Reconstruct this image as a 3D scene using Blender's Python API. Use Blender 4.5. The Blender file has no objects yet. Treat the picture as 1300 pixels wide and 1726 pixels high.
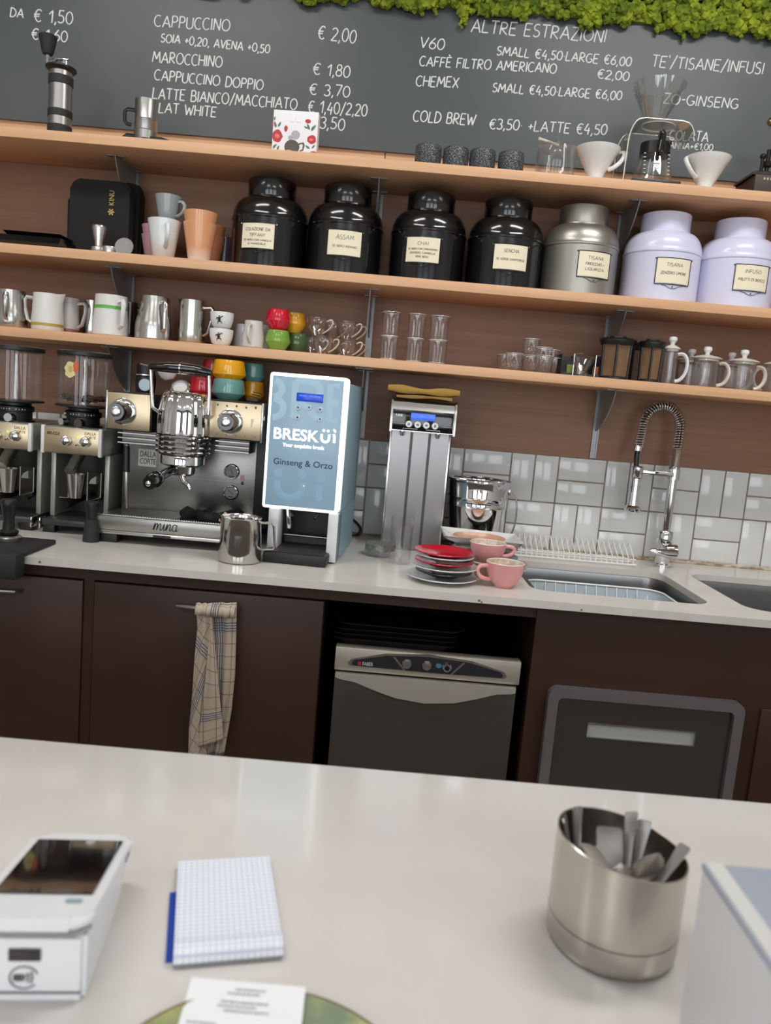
import bpy, bmesh, math, random
from mathutils import Vector, Matrix
random.seed(7)
PI = math.pi
SC = bpy.context.scene
COL = SC.collection

# ------------------------------------------------------------------ camera
FPX = 1300.17                                   # focal length in pixels of the 1300 x 1726 frame
CAM = Vector((0, -2.4389, 1.3111))
RT = Vector((0.99631802, 0.01248267, 0.08482093))
UP = Vector((-0.08572879, 0.13361579, 0.98731828))
FW = Vector((-0.00099095, 0.99095459, -0.13419394))
cd = bpy.data.cameras.new('camera')
cam = bpy.data.objects.new('camera', cd); COL.objects.link(cam)
cam.matrix_world = Matrix(((RT.x, UP.x, -FW.x, CAM.x), (RT.y, UP.y, -FW.y, CAM.y), (RT.z, UP.z, -FW.z, CAM.z), (0, 0, 0, 1)))
cd.sensor_fit = 'VERTICAL'; cd.sensor_height = 34.52; cd.lens = FPX / 1726 * 34.52
cd.clip_start = 0.02
cd.dof.use_dof = True; cd.dof.focus_distance = 2.1; cd.dof.aperture_fstop = cd.lens / 3.4
SC.camera = cam

# ------------------------------------------------------------------ light
w = bpy.data.worlds.new('world'); SC.world = w; w.use_nodes = True
bg = w.node_tree.nodes['Background']; bg.inputs[0].default_value = (0.90, 0.95, 1.0, 1); bg.inputs[1].default_value = 3.6
def area(name, loc, sx, sy, power, col=(1, 1, 1), target=None):
    l = bpy.data.lights.new(name, 'AREA'); l.shape = 'RECTANGLE'; l.size = sx; l.size_y = sy; l.energy = power; l.color = col
    o = bpy.data.objects.new(name, l); COL.objects.link(o); o.location = loc
    if target is not None:
        o.rotation_euler = (Vector(target) - Vector(loc)).to_track_quat('-Z', 'Y').to_euler()
    return o
for x_, y_, p_ in ((.95, -1.35, 22), (-.95, -1.35, 17), (-2.4, -2.75, 9), (2.4, -2.75, 9), (-1.1, -4.6, 18), (1.1, -4.6, 18)):
    area('ceiling_panel', (x_, y_, 3.04), 1.1, .30, p_, (1, .985, .965))
SC.view_settings.view_transform = 'Standard'; SC.view_settings.look = 'None'
SC.view_settings.exposure = 0.0; SC.view_settings.gamma = 1.0; SC.view_settings.use_curve_mapping = False
SC.cycles.max_bounces = 10; SC.cycles.transparent_max_bounces = 24; SC.cycles.caustics_reflective = False; SC.cycles.caustics_refractive = False
SC.cycles.sample_clamp_indirect = 6.0

# ------------------------------------------------------------------ a point of the photograph on a known plane of the room
def ray(x, y):
    return FW + RT * ((x - 650) / FPX) + UP * ((863 - y) / FPX)
def at(x, y, Y):
    d = ray(x, y); return CAM + d * ((Y - CAM.y) / d.y)
def atz(x, y, Z):
    d = ray(x, y); return CAM + d * ((Z - CAM.z) / d.z)
def span(xl, xr, y, Y):
    """centre x and width at depth Y of something reaching from pixel xl to xr around height y"""
    k = (xr - xl) / 2 * .0857
    a = at(xl, y - k, Y); b = at(xr, y + k, Y)
    return (a.x + b.x) / 2, b.x - a.x

# ------------------------------------------------------------------ materials
def lin(c):
    return tuple(((v / 255) / 12.92 if v / 255 <= .04045 else ((v / 255 + .055) / 1.055) ** 2.4) for v in c) + (1,)
MATS = {}
def mat(name, rgb, rough=.5, metal=0.0, coat=0.0, emit=None, es=0.0, noise=None, bump=None, spec=None, aniso=0, trans=0, alpha=1, sss=0):
    if name in MATS: return MATS[name]
    m = bpy.data.materials.new(name); m.use_nodes = True; nt = m.node_tree; b = nt.nodes['Principled BSDF']
    b.inputs['Base Color'].default_value = lin(rgb); b.inputs['Roughness'].default_value = rough; b.inputs['Metallic'].default_value = metal
    b.inputs['Coat Weight'].default_value = coat; b.inputs['Coat Roughness'].default_value = .06
    if spec is not None: b.inputs['Specular IOR Level'].default_value = spec
    if trans: b.inputs['Transmission Weight'].default_value = trans
    if alpha < 1: b.inputs['Alpha'].default_value = alpha
    if emit: b.inputs['Emission Color'].default_value = lin(emit); b.inputs['Emission Strength'].default_value = es
    if noise or bump:
        tc = nt.nodes.new('ShaderNodeTexCoord'); mp = nt.nodes.new('ShaderNodeMapping'); nt.links.new(tc.outputs['Object'], mp.inputs[0])
    if noise:       # (second colour, scale xyz, strength-range)
        rgb2, sc, (lo, hi) = noise
        mp.inputs['Scale'].default_value = sc
        n = nt.nodes.new('ShaderNodeTexNoise'); n.inputs['Scale'].default_value = 1; n.inputs['Detail'].default_value = 6; n.inputs['Roughness'].default_value = .6
        nt.links.new(mp.outputs[0], n.inputs['Vector'])
        r = nt.nodes.new('ShaderNodeValToRGB'); r.color_ramp.elements[0].position = lo; r.color_ramp.elements[1].position = hi
        r.color_ramp.elements[0].color = lin(rgb); r.color_ramp.elements[1].color = lin(rgb2)
        nt.links.new(n.outputs[0], r.inputs[0]); nt.links.new(r.outputs[0], b.inputs['Base Color'])
    if bump:
        sc, st = bump
        n2 = nt.nodes.new('ShaderNodeTexNoise'); n2.inputs['Detail'].default_value = 4
        mp2 = nt.nodes.new('ShaderNodeMapping'); mp2.inputs['Scale'].default_value = sc; nt.links.new(tc.outputs['Object'], mp2.inputs[0])
        n2.inputs['Scale'].default_value = 1; nt.links.new(mp2.outputs[0], n2.inputs['Vector'])
        bp = nt.nodes.new('ShaderNodeBump'); bp.inputs['Strength'].default_value = st; bp.inputs['Distance'].default_value = .002
        nt.links.new(n2.outputs[0], bp.inputs['Height']); nt.links.new(bp.outputs[0], b.inputs['Normal'])
    MATS[name] = m
    return m
def glass(name, tint=(1, 1, 1), base=.04, edge=.42, rough=.04):
    """thin clear walls: mostly transparent, mirror-like towards grazing angles"""
    if name in MATS: return MATS[name]
    m = bpy.data.materials.new(name); m.use_nodes = True; nt = m.node_tree; nt.nodes.clear()
    o = nt.nodes.new('ShaderNodeOutputMaterial'); mx = nt.nodes.new('ShaderNodeMixShader'); t = nt.nodes.new('ShaderNodeBsdfTransparent'); g = nt.nodes.new('ShaderNodeBsdfGlossy')
    lw = nt.nodes.new('ShaderNodeLayerWeight'); lw.inputs[0].default_value = .3
    mr = nt.nodes.new('ShaderNodeMapRange'); mr.inputs[3].default_value = base; mr.inputs[4].default_value = edge
    t.inputs[0].default_value = tint + (1,); g.inputs['Roughness'].default_value = rough
    nt.links.new(lw.outputs['Facing'], mr.inputs[0]); nt.links.new(mr.outputs[0], mx.inputs[0]); nt.links.new(t.outputs[0], mx.inputs[1]); nt.links.new(g.outputs[0], mx.inputs[2]); nt.links.new(mx.outputs[0], o.inputs[0])
    MATS[name] = m
    return m
beech = mat('beech', (224, 178, 137), .42, noise=((208, 159, 118), (1.6, 60, 60), (.35, .7)))
beech_shade = mat('beech_shaded', (146, 105, 80), .5, noise=((130, 91, 68), (1.2, 50, 50), (.35, .7)))  # same beech darkened: the shade under the shelves is put into its colour
board = mat('slate_board', (72, 77, 79), .38, noise=((84, 89, 91), (2, 2, 1.4), (.3, .75)), spec=.5)
chalk = mat('chalk', (236, 238, 236), .9)
tile_m = mat('tile_glaze', (216, 217, 216), .12, coat=.3)
grout = mat('grout', (176, 162, 140), .9, noise=((140, 124, 100), (14, 14, 14), (.4, .7)))
quartz = mat('quartz', (222, 218, 211), .22, noise=((214, 209, 201), (9, 9, 9), (.35, .7)), coat=.15)
quartz2 = mat('quartz_bar', (218, 215, 211), .16, noise=((213, 209, 204), (4, 4, 4), (.35, .7)), coat=.2)
brown = mat('brown_laminate', (66, 40, 29), .45, noise=((57, 34, 25), (3, 3, 3), (.35, .7)))
dark = mat('dark_void', (16, 14, 13), .9)
steel = mat('steel', (200, 198, 194), .22, 1)
brushed = mat('brushed_steel', (172, 170, 166), .32, 1, bump=((4, 4, 400), .08))
brushed_h = mat('brushed_steel_dark', (138, 136, 134), .3, 1, bump=((4, 4, 300), .08))
dark_steel = mat('dark_steel', (92, 88, 86), .25, 1)
chrome = mat('chrome', (222, 222, 224), .05, 1)
champagne = mat('champagne_steel', (206, 188, 158), .34, 1, bump=((300, 4, 4), .05))
grey_paint = mat('grey_paint', (150, 152, 154), .4, .5)
black = mat('black_plastic', (22, 22, 23), .4)
black_gloss = mat('black_gloss', (12, 12, 14), .1, coat=.6)
black_soft = mat('black_fabric', (20, 19, 19), .85)
rubber = mat('rubber', (36, 37, 38), .7)
white_c = mat('white_ceramic', (232, 232, 230), .16, coat=.4)
white_p = mat('white_plastic', (226, 227, 229), .35)
clear = glass('clear_glass')
clear_ac = glass('clear_acrylic', (.93, .9, .86), .07, .8)
smoke = glass('smoked_plastic', (.42, .35, .30), .05, .6)
plate_glass = glass('flat_glass', (.96, .97, .97), .02, .5)
copper_tag = mat('peach_ceramic', (226, 168, 132), .25, coat=.3)

# ------------------------------------------------------------------ mesh building
class MB:
    def __init__(s): s.bm = bmesh.new(); s.i = 0
    def _done(s, faces):
        for f in faces: f.material_index = s.i
    def box(s, c, d, bev=0.0, rot=None, seg=2):
        M = Matrix.Translation(Vector(c)) @ (rot.to_4x4() if rot is not None else Matrix()) @ Matrix.Diagonal((d[0], d[1], d[2], 1))
        r = bmesh.ops.create_cube(s.bm, size=1, matrix=M); vs = r['verts']
        fs = list({f for v in vs for f in v.link_faces}); s._done(fs)
        if bev > 0:
            es = list({e for v in vs for e in v.link_edges})
            rr = bmesh.ops.bevel(s.bm, geom=es, offset=min(bev, min(d) * .49), segments=seg, affect='EDGES', profile=.5)
            s._done(rr['faces'])
        return s
    def b2(s, x0, x1, y0, y1, z0, z1, bev=0.0):
        return s.box(((x0 + x1) / 2, (y0 + y1) / 2, (z0 + z1) / 2), (abs(x1 - x0), abs(y1 - y0), abs(z1 - z0)), bev)
    def lathe(s, prof, c=(0, 0, 0), seg=40, M=None, fn=None):
        c = Vector(c); rings = []
        for r, z in prof:
            if r < 1e-6: vs = [s.bm.verts.new((0, 0, z))]
            else: vs = [s.bm.verts.new((r * math.cos(2 * PI * k / seg), r * math.sin(2 * PI * k / seg), z)) for k in range(seg)]
            rings.append(vs)
        allv = [v for q in rings for v in q]
        fs = []
        for a, b in zip(rings, rings[1:]):
            for k in range(seg):
                k2 = (k + 1) % seg
                if len(a) == 1 and len(b) == 1: continue
                if len(a) == 1: f = (a[0], b[k], b[k2])
                elif len(b) == 1: f = (a[k], a[k2], b[0])
                else: f = (a[k], a[k2], b[k2], b[k])
                fs.append(s.bm.faces.new(f if prof[0][0] < 2 else f))
        s._done(fs)
        for v in allv:
            if fn: v.co = Vector(fn(v.co))
            if M is not None: v.co = M @ v.co
            v.co += c
        return s
    def tube(s, pts, r, seg=10, closed=False, cap=True, flat=1.0):
        pts = [Vector(p) for p in pts]; n = len(pts); rr = r if isinstance(r, (list, tuple)) else [r] * n
        rings = []; up = None
        for i, p in enumerate(pts):
            t = (pts[(i + 1) % n] - pts[i - 1]) if closed else (pts[min(i + 1, n - 1)] - pts[max(i - 1, 0)])
            if t.length < 1e-9: t = Vector((0, 0, 1))
            t.normalize()
            if up is None: up = t.orthogonal().normalized()
            else:
                up = up - t * up.dot(t)
                up = up.normalized() if up.length > 1e-6 else t.orthogonal().normalized()
            sd = t.cross(up)
            rings.append([s.bm.verts.new(p + (up * math.cos(2 * PI * k / seg) + sd * math.sin(2 * PI * k / seg) * flat) * rr[i]) for k in range(seg)])
        fs = []
        for i in range(n if closed else n - 1):
            a, b = rings[i], rings[(i + 1) % n]
            for k in range(seg): fs.append(s.bm.faces.new((a[k], a[(k + 1) % seg], b[(k + 1) % seg], b[k])))
        if cap and not closed: fs += [s.bm.faces.new(rings[0][::-1]), s.bm.faces.new(rings[-1])]
        s._done(fs)
        return s
    def prism(s, poly, h, M=None):
        """a flat outline (x, y) raised by h along local z, placed by M"""
        M = M if M is not None else Matrix()
        a = [s.bm.verts.new(M @ Vector((x, y, 0))) for x, y in poly]; b = [s.bm.verts.new(M @ Vector((x, y, h))) for x, y in poly]
        n = len(poly); fs = [s.bm.faces.new(a[::-1]), s.bm.faces.new(b)]
        for k in range(n): fs.append(s.bm.faces.new((a[k], a[(k + 1) % n], b[(k + 1) % n], b[k])))
        s._done(fs)
        return s
    def ball(s, c, r, sub=2, sc=(1, 1, 1)):
        M = Matrix.Translation(Vector(c)) @ Matrix.Diagonal((sc[0], sc[1], sc[2], 1))
        q = bmesh.ops.create_icosphere(s.bm, subdivisions=sub, radius=r, matrix=M); s._done(list({f for v in q['verts'] for f in v.link_faces}))
        return s
    def grid(s, fn, nu, nv, closed_u=False):
        V = [[s.bm.verts.new(fn(u / (nu if closed_u else nu - 1), v / (nv - 1))) for u in range(nu)] for v in range(nv)]
        fs = []
        for v in range(nv - 1):
            for u in range(nu if closed_u else nu - 1):
                fs.append(s.bm.faces.new((V[v][u], V[v][(u + 1) % nu], V[v + 1][(u + 1) % nu], V[v + 1][u])))
        s._done(fs)
        return s
def link(name, me, parent=None, loc=None):
    o = bpy.data.objects.new(name, me); COL.objects.link(o)
    if parent is not None: o.parent = parent
    if loc is not None: o.location = loc
    return o
def worldloc(o):
    v = Vector((0, 0, 0))
    while o is not None: v += o.location; o = o.parent
    return v
def P(parent, name, mb, m, world=False, smooth=True, angle=38, label=None):
    """links what mb has collected as ONE mesh under parent; world: its points are given in room coordinates"""
    bmesh.ops.recalc_face_normals(mb.bm, faces=mb.bm.faces)
    if world and parent is not None: bmesh.ops.translate(mb.bm, verts=mb.bm.verts, vec=-worldloc(parent))
    me = bpy.data.meshes.new(name); mb.bm.to_mesh(me); mb.bm.free()
    for q in (m if isinstance(m, (list, tuple)) else [m]): me.materials.append(q)
    if smooth:
        me.polygons.foreach_set('use_smooth', [True] * len(me.polygons)); me.set_sharp_from_angle(angle=math.radians(angle))
    o = link(name, me, parent)
    if label: o['label'] = label
    return o
def tag(o, label, cat, group=None):
    o['label'] = label; o['category'] = cat
    if group: o['group'] = group
    return o
def T(name, label, cat, loc=(0, 0, 0), rz=0, group=None):
    o = bpy.data.objects.new(name, None); COL.objects.link(o); o.empty_display_size = .03
    o.location = loc; o.rotation_euler = (0, 0, rz)
    return tag(o, label, cat, group)
def S(name, mb, m, label, cat, group=None, base=None, **k):
    """a thing that is one mesh; its origin goes to base"""
    o = P(None, name, mb, m, **k)
    if base is not None:
        o.data.transform(Matrix.Translation(-Vector(base))); o.location = base
    return tag(o, label, cat, group)
def struct(name, mb, m, **k):
    o = P(None, name, mb, m, **k); o['kind'] = 'structure'; return o
def dup(o, loc=None, rz=None, label=None, parent=None):
    c = o.copy(); COL.objects.link(c)
    if parent is not None: c.parent = parent
    if loc is not None: c.location = loc
    if rz is not None: c.rotation_euler = (0, 0, rz)
    if label: c['label'] = label
    for ch in list(o.children): dup(ch, parent=c)
    return c
def cup(outer, t, floor=None):
    """profile of a vessel of wall t from its outer profile, bottom centre to rim"""
    floor = floor if floor is not None else t
    inner = [(max(r - t, 0), max(z, outer[0][1] + floor)) for r, z in outer[::-1]]
    inner[0] = (outer[-1][0] - t, outer[-1][1])
    out = list(outer) + [(outer[-1][0] - t * .5, outer[-1][1] + t * .35)] + inner
    if out[-1][0] > 1e-6: out.append((0, out[-1][1]))
    res = []
    for p in out:
        if not res or (abs(p[0] - res[-1][0]) + abs(p[1] - res[-1][1])) > 1e-6: res.append(p)
    return res
def bez(p0, p1, p2, p3, n=12):
    p0, p1, p2, p3 = map(Vector, (p0, p1, p2, p3)); out = []
    for i in range(n + 1):
        t = i / n; u = 1 - t
        out.append(p0 * u ** 3 + p1 * 3 * u * u * t + p2 * 3 * u * t * t + p3 * t ** 3)
    return out
def rrect(x0, x1, y0, y1, r, n=6):
    p = []
    for cx, cy, a in ((x1 - r, y1 - r, 0), (x0 + r, y1 - r, 90), (x0 + r, y0 + r, 180), (x1 - r, y0 + r, 270)):
        for k in range(n + 1):
            t = math.radians(a + 90 * k / n); p.append((cx + r * math.cos(t), cy + r * math.sin(t)))
    return p
def plane_M(o, xd, yd):
    """matrix with local x along xd, y along yd, z out of them, at o"""
    xd = Vector(xd).normalized(); yd = Vector(yd); yd = (yd - xd * yd.dot(xd)).normalized(); zd = xd.cross(yd)
    return Matrix(((xd.x, yd.x, zd.x, o[0]), (xd.y, yd.y, zd.y, o[1]), (xd.z, yd.z, zd.z, o[2]), (0, 0, 0, 1)))
FRONT = lambda x, y, z: plane_M((x, y, z), (1, 0, 0), (0, 0, 1))     # an upright plane facing the bar
def text(body, size, M, parent, name, m, width=None, bold=0.0, depth=.0004, align='CENTER', shear=0.0):
    cu = bpy.data.curves.new(name, 'FONT'); cu.body = body; cu.size = size; cu.extrude = depth; cu.offset = bold; cu.align_x = align; cu.resolution_u = 3; cu.shear = shear
    o = bpy.data.objects.new(name, cu); COL.objects.link(o)
    dg = bpy.context.evaluated_depsgraph_get(); me = bpy.data.meshes.new_from_object(o.evaluated_get(dg))
    bpy.data.objects.remove(o); bpy.data.curves.remove(cu)
    if width:
        xs = [v.co.x for v in me.vertices]; k = width / (max(xs) - min(xs)); me.transform(Matrix.Diagonal((k, 1, 1, 1)))
    me.transform(M); me.materials.clear(); me.materials.append(m)
    if parent is not None: me.transform(Matrix.Translation(-worldloc(parent)))
    return link(name, me, parent)

# ------------------------------------------------------------------ handwriting: single strokes on a grid of height 1
def ar(cx, cy, rx, ry, a0, a1, n=10):
    return [(cx + rx * math.cos(math.radians(a0 + (a1 - a0) * k / n)), cy + ry * math.sin(math.radians(a0 + (a1 - a0) * k / n))) for k in range(n + 1)]
GL = {
 'A': (.72, [[(0, 0), (.38, 1), (.72, 0)], [(.14, .36), (.62, .34)]]), 'B': (.58, [[(.02, 0), (.05, 1), (.3, 1)] + ar(.3, .77, .2, .23, 90, -90) + [(.1, .54)], [(.3, .54)] + ar(.32, .27, .25, .27, 90, -90) + [(.02, 0)]]),
 'C': (.62, [ar(.36, .5, .36, .5, 50, 310, 14)]), 'D': (.64, [[(.02, 0), (.05, 1)], [(0, 1)] + ar(.16, .5, .48, .5, 90, -90, 12) + [(0, 0)]]),
 'E': (.54, [[(.54, 1), (.03, 1), (0, 0), (.52, 0)], [(.02, .52), (.44, .52)]]), 'F': (.52, [[(.54, 1), (.03, 1), (0, 0)], [(.02, .52), (.44, .52)]]),
 'G': (.68, [ar(.36, .5, .36, .5, 50, 330, 14) + [(.66, .42), (.4, .42)]]), 'H': (.62, [[(.03, 1), (0, 0)], [(.62, 1), (.6, 0)], [(.02, .52), (.6, .5)]]),
 'I': (.1, [[(.06, 1), (.04, 0)]]), 'L': (.5, [[(.05, 1), (0, 0), (.5, .02)]]), 'M': (.82, [[(0, 0), (.12, 1), (.42, .3), (.72, 1), (.82, 0)]]), 'N': (.62, [[(0, 0), (.06, 1), (.56, 0), (.62, 1)]]),
 'O': (.74, [ar(.37, .5, .37, .5, 100, 460, 18)]), 'P': (.54, [[(.02, 0), (.05, 1), (.26, 1)] + ar(.28, .74, .24, .26, 90, -90) + [(.04, .48)]]),
 'R': (.6, [[(.02, 0), (.05, 1), (.26, 1)] + ar(.28, .75, .24, .25, 90, -90) + [(.08, .5), (.58, 0)]]), 'S': (.52, [ar(.28, .75, .23, .25, 45, 250, 10) + ar(.25, .25, .25, .26, 80, -150, 10)]),
 'T': (.6, [[(0, 1), (.62, 1)], [(.31, 1), (.29, 0)]]), 'U': (.6, [[(.02, 1), (0, .3)] + ar(.29, .28, .29, .28, 180, 360, 10) + [(.6, 1)]]), 'V': (.62, [[(0, 1), (.3, 0), (.64, 1)]]),
 'W': (.9, [[(0, 1), (.22, 0), (.45, .75), (.66, 0), (.92, 1)]]), 'K': (.56, [[(.0, 0), (.05, 1)], [(.52, 1), (.04, .45), (.56, 0)]]), 'Y': (.6, [[(0, 1), (.3, .5), (.62, 1)], [(.3, .5), (.26, 0)]]), 'J': (.4, [[(.36, 1), (.34, .2), (.2, 0), (.02, .14)]]), 'Q': (.74, [ar(.37, .5, .37, .5, 100, 460, 18), [(.45, .25), (.74, -.05)]]),
 'X': (.6, [[(0, 1), (.6, 0)], [(.6, 1), (0, 0)]]), 'Z': (.56, [[(0, 1), (.56, 1), (0, 0), (.58, 0)]]),
 '0': (.58, [ar(.29, .5, .29, .5, 100, 460, 16)]), '1': (.34, [[(0, .7), (.3, 1), (.26, 0)]]), '2': (.54, [ar(.26, .74, .25, .26, 160, -35, 10) + [(0, 0), (.56, .02)]]),
 '3': (.5, [ar(.22, .76, .24, .24, 150, -80, 10) + ar(.22, .26, .27, .27, 85, -150, 10)]), '4': (.56, [[(.3, 1), (0, .32), (.54, .34)], [(.44, .62), (.4, -.08)]]),
 '5': (.52, [[(.5, 1), (.1, 1), (.06, .58)] + ar(.22, .3, .28, .3, 110, -140, 10)]), '6': (.52, [[(.42, 1), (.12, .62)] + ar(.27, .27, .26, .28, 160, 520, 14)]),
 '7': (.52, [[(0, 1), (.54, 1), (.18, 0)]]), '8': (.52, [ar(.26, .76, .2, .24, 270, -90, 12) + ar(.26, .26, .26, .26, 90, 450, 12)]), '9': (.5, [ar(.25, .73, .24, .26, 0, 360, 12) + [(.4, 0)]]),
 '\u20ac': (.66, [ar(.42, .5, .32, .5, 50, 310, 12), [(0, .6), (.5, .62)], [(0, .42), (.46, .44)]]), '+': (.44, [[(0, .42), (.44, .46)], [(.22, .7), (.2, .18)]]), ',': (.14, [[(.1, .1), (.02, -.18)]]),
 '.': (.1, [[(.04, 0), (.06, .05)]]), '\u00b7': (.14, [[(.05, .42), (.09, .48)]]), '-': (.34, [[(.02, .46), (.32, .48)]]), '/': (.44, [[(0, -.12), (.46, 1.12)]]), "'": (.12, [[(.04, 1.1), (.08, .86)]]),
 '\u00c8': (.54, [[(.54, 1), (.03, 1), (0, 0), (.52, 0)], [(.02, .52), (.44, .52)], [(.16, 1.28), (.36, 1.12)]]), ' ': (.34, []),
 'm': (.86, [[(0, .02), (.1, .6), (.06, 0), (.2, .5), (.32, .58), (.36, .4), (.32, 0), (.5, .5), (.62, .58), (.66, .4), (.64, .05), (.74, 0), (.86, .16)]]),
 'i': (.3, [[(0, .16), (.1, .58), (.1, .1), (.18, 0), (.3, .16)], [(.13, .84), (.16, .88)]]), 'n': (.56, [[(0, .16), (.08, .58), (.06, 0), (.2, .48), (.34, .58), (.38, .4), (.36, .06), (.44, 0), (.56, .16)]]),
 'a': (.56, [ar(.22, .28, .2, .29, 40, 330, 12) + [(.42, .56), (.4, .08), (.48, 0), (.58, .14)]]), 'x': (.46, [[(0, .56), (.1, .56), (.32, 0), (.46, .06)], [(.42, .58), (.02, 0)]]),
}
def write(mb, body, M, length, h, r, gap=.16, slant=.12, jit=.03, flat=.5, seed=1):
    """strokes of body laid from M's origin along its x for length, letters h high"""
    rnd = random.Random(len(body) * 31 + seed)
    wd = sum(GL[c][0] + gap for c in body) - gap; k = length / wd; x = 0.0
    for c in body:
        gw, st = GL[c]; dy = rnd.uniform(-jit, jit); sc = 1 + rnd.uniform(-jit, jit)
        for pl in st:
            pts = [M @ Vector(((x + px + slant * py * h / max(k, 1e-6) * .5) * k, (py * sc + dy) * h, 0)) for px, py in pl]
            run = [pts[0]]
            for q0, q1, q2 in zip(pts, pts[1:], pts[2:] + [None]):
                run.append(q1)
                if q2 is not None and (q1 - q0).angle(q2 - q1, 0) > .75:
                    mb.tube(run, r, 5); run = [q1]
            if len(run) > 1: mb.tube(run, r, 5)
        x += gw + gap
    return mb
# ================================================================== the room
ZC = .90; ZB = .94; ZP = 1.2055; Z1, Z2, Z3 = 1.9703, 1.6677, 1.4432; TH = .0259; DS = .2579; YC = -.694; U = .075; X0 = .5287
struct('floor', MB().b2(-3.6, 3.6, -6.6, 0.1, -.05, 0), mat('floor_screed', (150, 146, 140), .45, noise=((132, 128, 122), (2, 2, 2), (.3, .7))))
struct('ceiling', MB().b2(-3.6, 3.6, -6.6, 0.1, 3.06, 3.12), mat('ceiling_paint', (226, 224, 220), .8))
struct('wall_back', MB().b2(-3.6, 3.6, 0.012, 0.1, 0, 3.06), mat('wall_paint', (196, 192, 186), .8))
struct('wall_left', MB().b2(-3.6, -3.5, -6.6, 0.012, 0, 3.06), mat('wall_paint', (196, 192, 186), .8))
struct('wall_right', MB().b2(3.5, 3.6, -6.6, 0.012, 0, 3.06), mat('wall_paint', (196, 192, 186), .8))
rear = MB(); rear.b2(-3.6, 3.6, -6.6, -6.5, 0, .45); rear.b2(-3.6, 3.6, -6.6, -6.5, 2.65, 3.06)  # unseen wall with openings, added to give steel and glass contrasting reflections
for xa_, xb_ in ((-3.6, -3.0), (-1.25, -.75), (.75, 1.25), (3.0, 3.6)): rear.b2(xa_, xb_, -6.6, -6.5, .45, 2.65)
struct('wall_rear_added', rear, mat('rear_added_paint', (120, 112, 106), .8), smooth=False)
# wood cladding behind the shelves, ending in the ledge the board stands on
m = MB(); m.b2(-2.4, 2.4, -.006, .012, ZP, Z1 - .01)
struct('trim_1', m, beech_shade)
m = MB(); m.b2(-2.4, -.0965, -.010, .012, Z1 - .0095, 2.062); m.b2(-.0935, 2.4, -.010, .012, Z1 - .0095, 2.062)
struct('trim_4', m, beech)
# tiled splashback: pairs of bevelled 7.5 x 15 cm tiles, alternately upright and lying
m = MB(); m.b2(-2.4, 2.4, -.001, .012, ZC - .02, ZP); struct('trim_2', m, grout)
m = MB(); g = .0016
for col in range(-20, 13):
    for row in range(2):
        x = X0 + col * 2 * U; z1 = ZP - row * 2 * U; z0 = z1 - 2 * U
        up = (col + row) % 2 == 1
        for k in range(2):
            a = (x + k * U, x + (k + 1) * U, z0, z1) if up else (x, x + 2 * U, z0 + k * U, z0 + (k + 1) * U)
            zz0 = max(a[2] + g, ZC + .004)
            if a[3] - g - zz0 < .006: continue
            m.b2(a[0] + g, a[1] - g, -.0075, -.0005, zz0, a[3] - g, .0035)
struct('wall_back_tiles', m, tile_m)
m = MB(); m.b2(.30, 2.4, -.012, -.0076, ZC, ZC + .012, .003)
struct('trim_3', m, mat('old_sealant', (150, 130, 104), .9, noise=((205, 196, 182), (30, 30, 60), (.42, .6))))

# ------------------------------------------------------------------ chalkboard with the price list
t = T('chalkboard', 'long dark grey chalkboard with handwritten white price list above the shelves', 'chalkboard', (0, -.008, 2.062))
m = MB(); m.b2(-2.3, 2.3, -.022, .011, 2.062, 3.0); P(t, 'board_panel', m, board, world=True, smooth=False)
LINES = [("DA", 17, 28, 39, 31, 14), ("\u20ac 1,50", 57, 36, 122, 41, 19), ("\u20ac 1,60", 53, 66, 113, 71, 17),
 ("CAPPUCCINO", 260, 45, 387, 53, 18), ("SOIA +0,20, AVENA +0,50", 271, 71, 454, 90, 13), ("MAROCCHINO", 257, 105, 374, 114, 17),
 ("CAPPUCCINO DOPPIO", 260, 135, 443, 152, 16), ("LATTE BIANCO/MACCHIATO", 257, 166, 500, 185, 17), ("FLAT WHITE", 257, 189, 364, 198, 16),
 ("\u20ac 2,00", 535, 65, 599, 73, 20), ("\u20ac 1,80", 527, 125, 589, 131, 18), ("\u20ac 3,70", 521, 159, 589, 164, 17), ("\u20ac 1,40/2,20", 519, 189, 618, 196, 18), ("\u20ac 3,50", 515, 213, 580, 220, 18),
 ("ALTRE ESTRAZIONI", 794, 54, 1020, 72, 20), ("V60", 707.5, 80, 748, 84, 17), ("SMALL \u20ac4,50\u00b7LARGE \u20ac6,00", 837, 93, 1063, 112, 14),
 ("CAFF\u00c8 FILTRO AMERICANO", 707, 111, 937, 124, 15), ("\u20ac2,00", 1006, 132, 1059, 137, 14), ("CHEMEX", 701, 145, 772, 148, 16),
 ("SMALL \u20ac4,50\u00b7LARGE \u20ac6,00", 830, 155, 1047, 169, 14), ("COLD BREW", 696, 204.5, 800, 212, 17), ("\u20ac3,50\u00b7 +LATTE \u20ac4,50", 824, 217, 1022, 228, 16),
 ("TE'/TISANE/INFUSI", 1098, 113, 1286, 125, 18), ("ZO-GINSENG", 1118, 174.5, 1243, 184, 16), ("COLATA", 1128, 236, 1193, 239, 15), ("ANNA+\u20ac1,00", 1128, 250, 1201, 254, 10)]
for s_, x0, y0, x1, y1, h in LINES:
    a = at(x0, y0, -.0225); b = at(x1, y1, -.0225); hh = h * 1.005 * (a - CAM).dot(FW) / FPX
    m = MB(); write(m, s_, plane_M(a, b - a, (0, 0, 1)), (b - a).length, hh, .0021 if h > 12 else .0016, slant=.16 if x0 > 650 else .1)
    P(t, 'chalk_writing', m, chalk)
    c = t.children[-1]; c.data.transform(Matrix.Translation(-Vector(t.location)))

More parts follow.
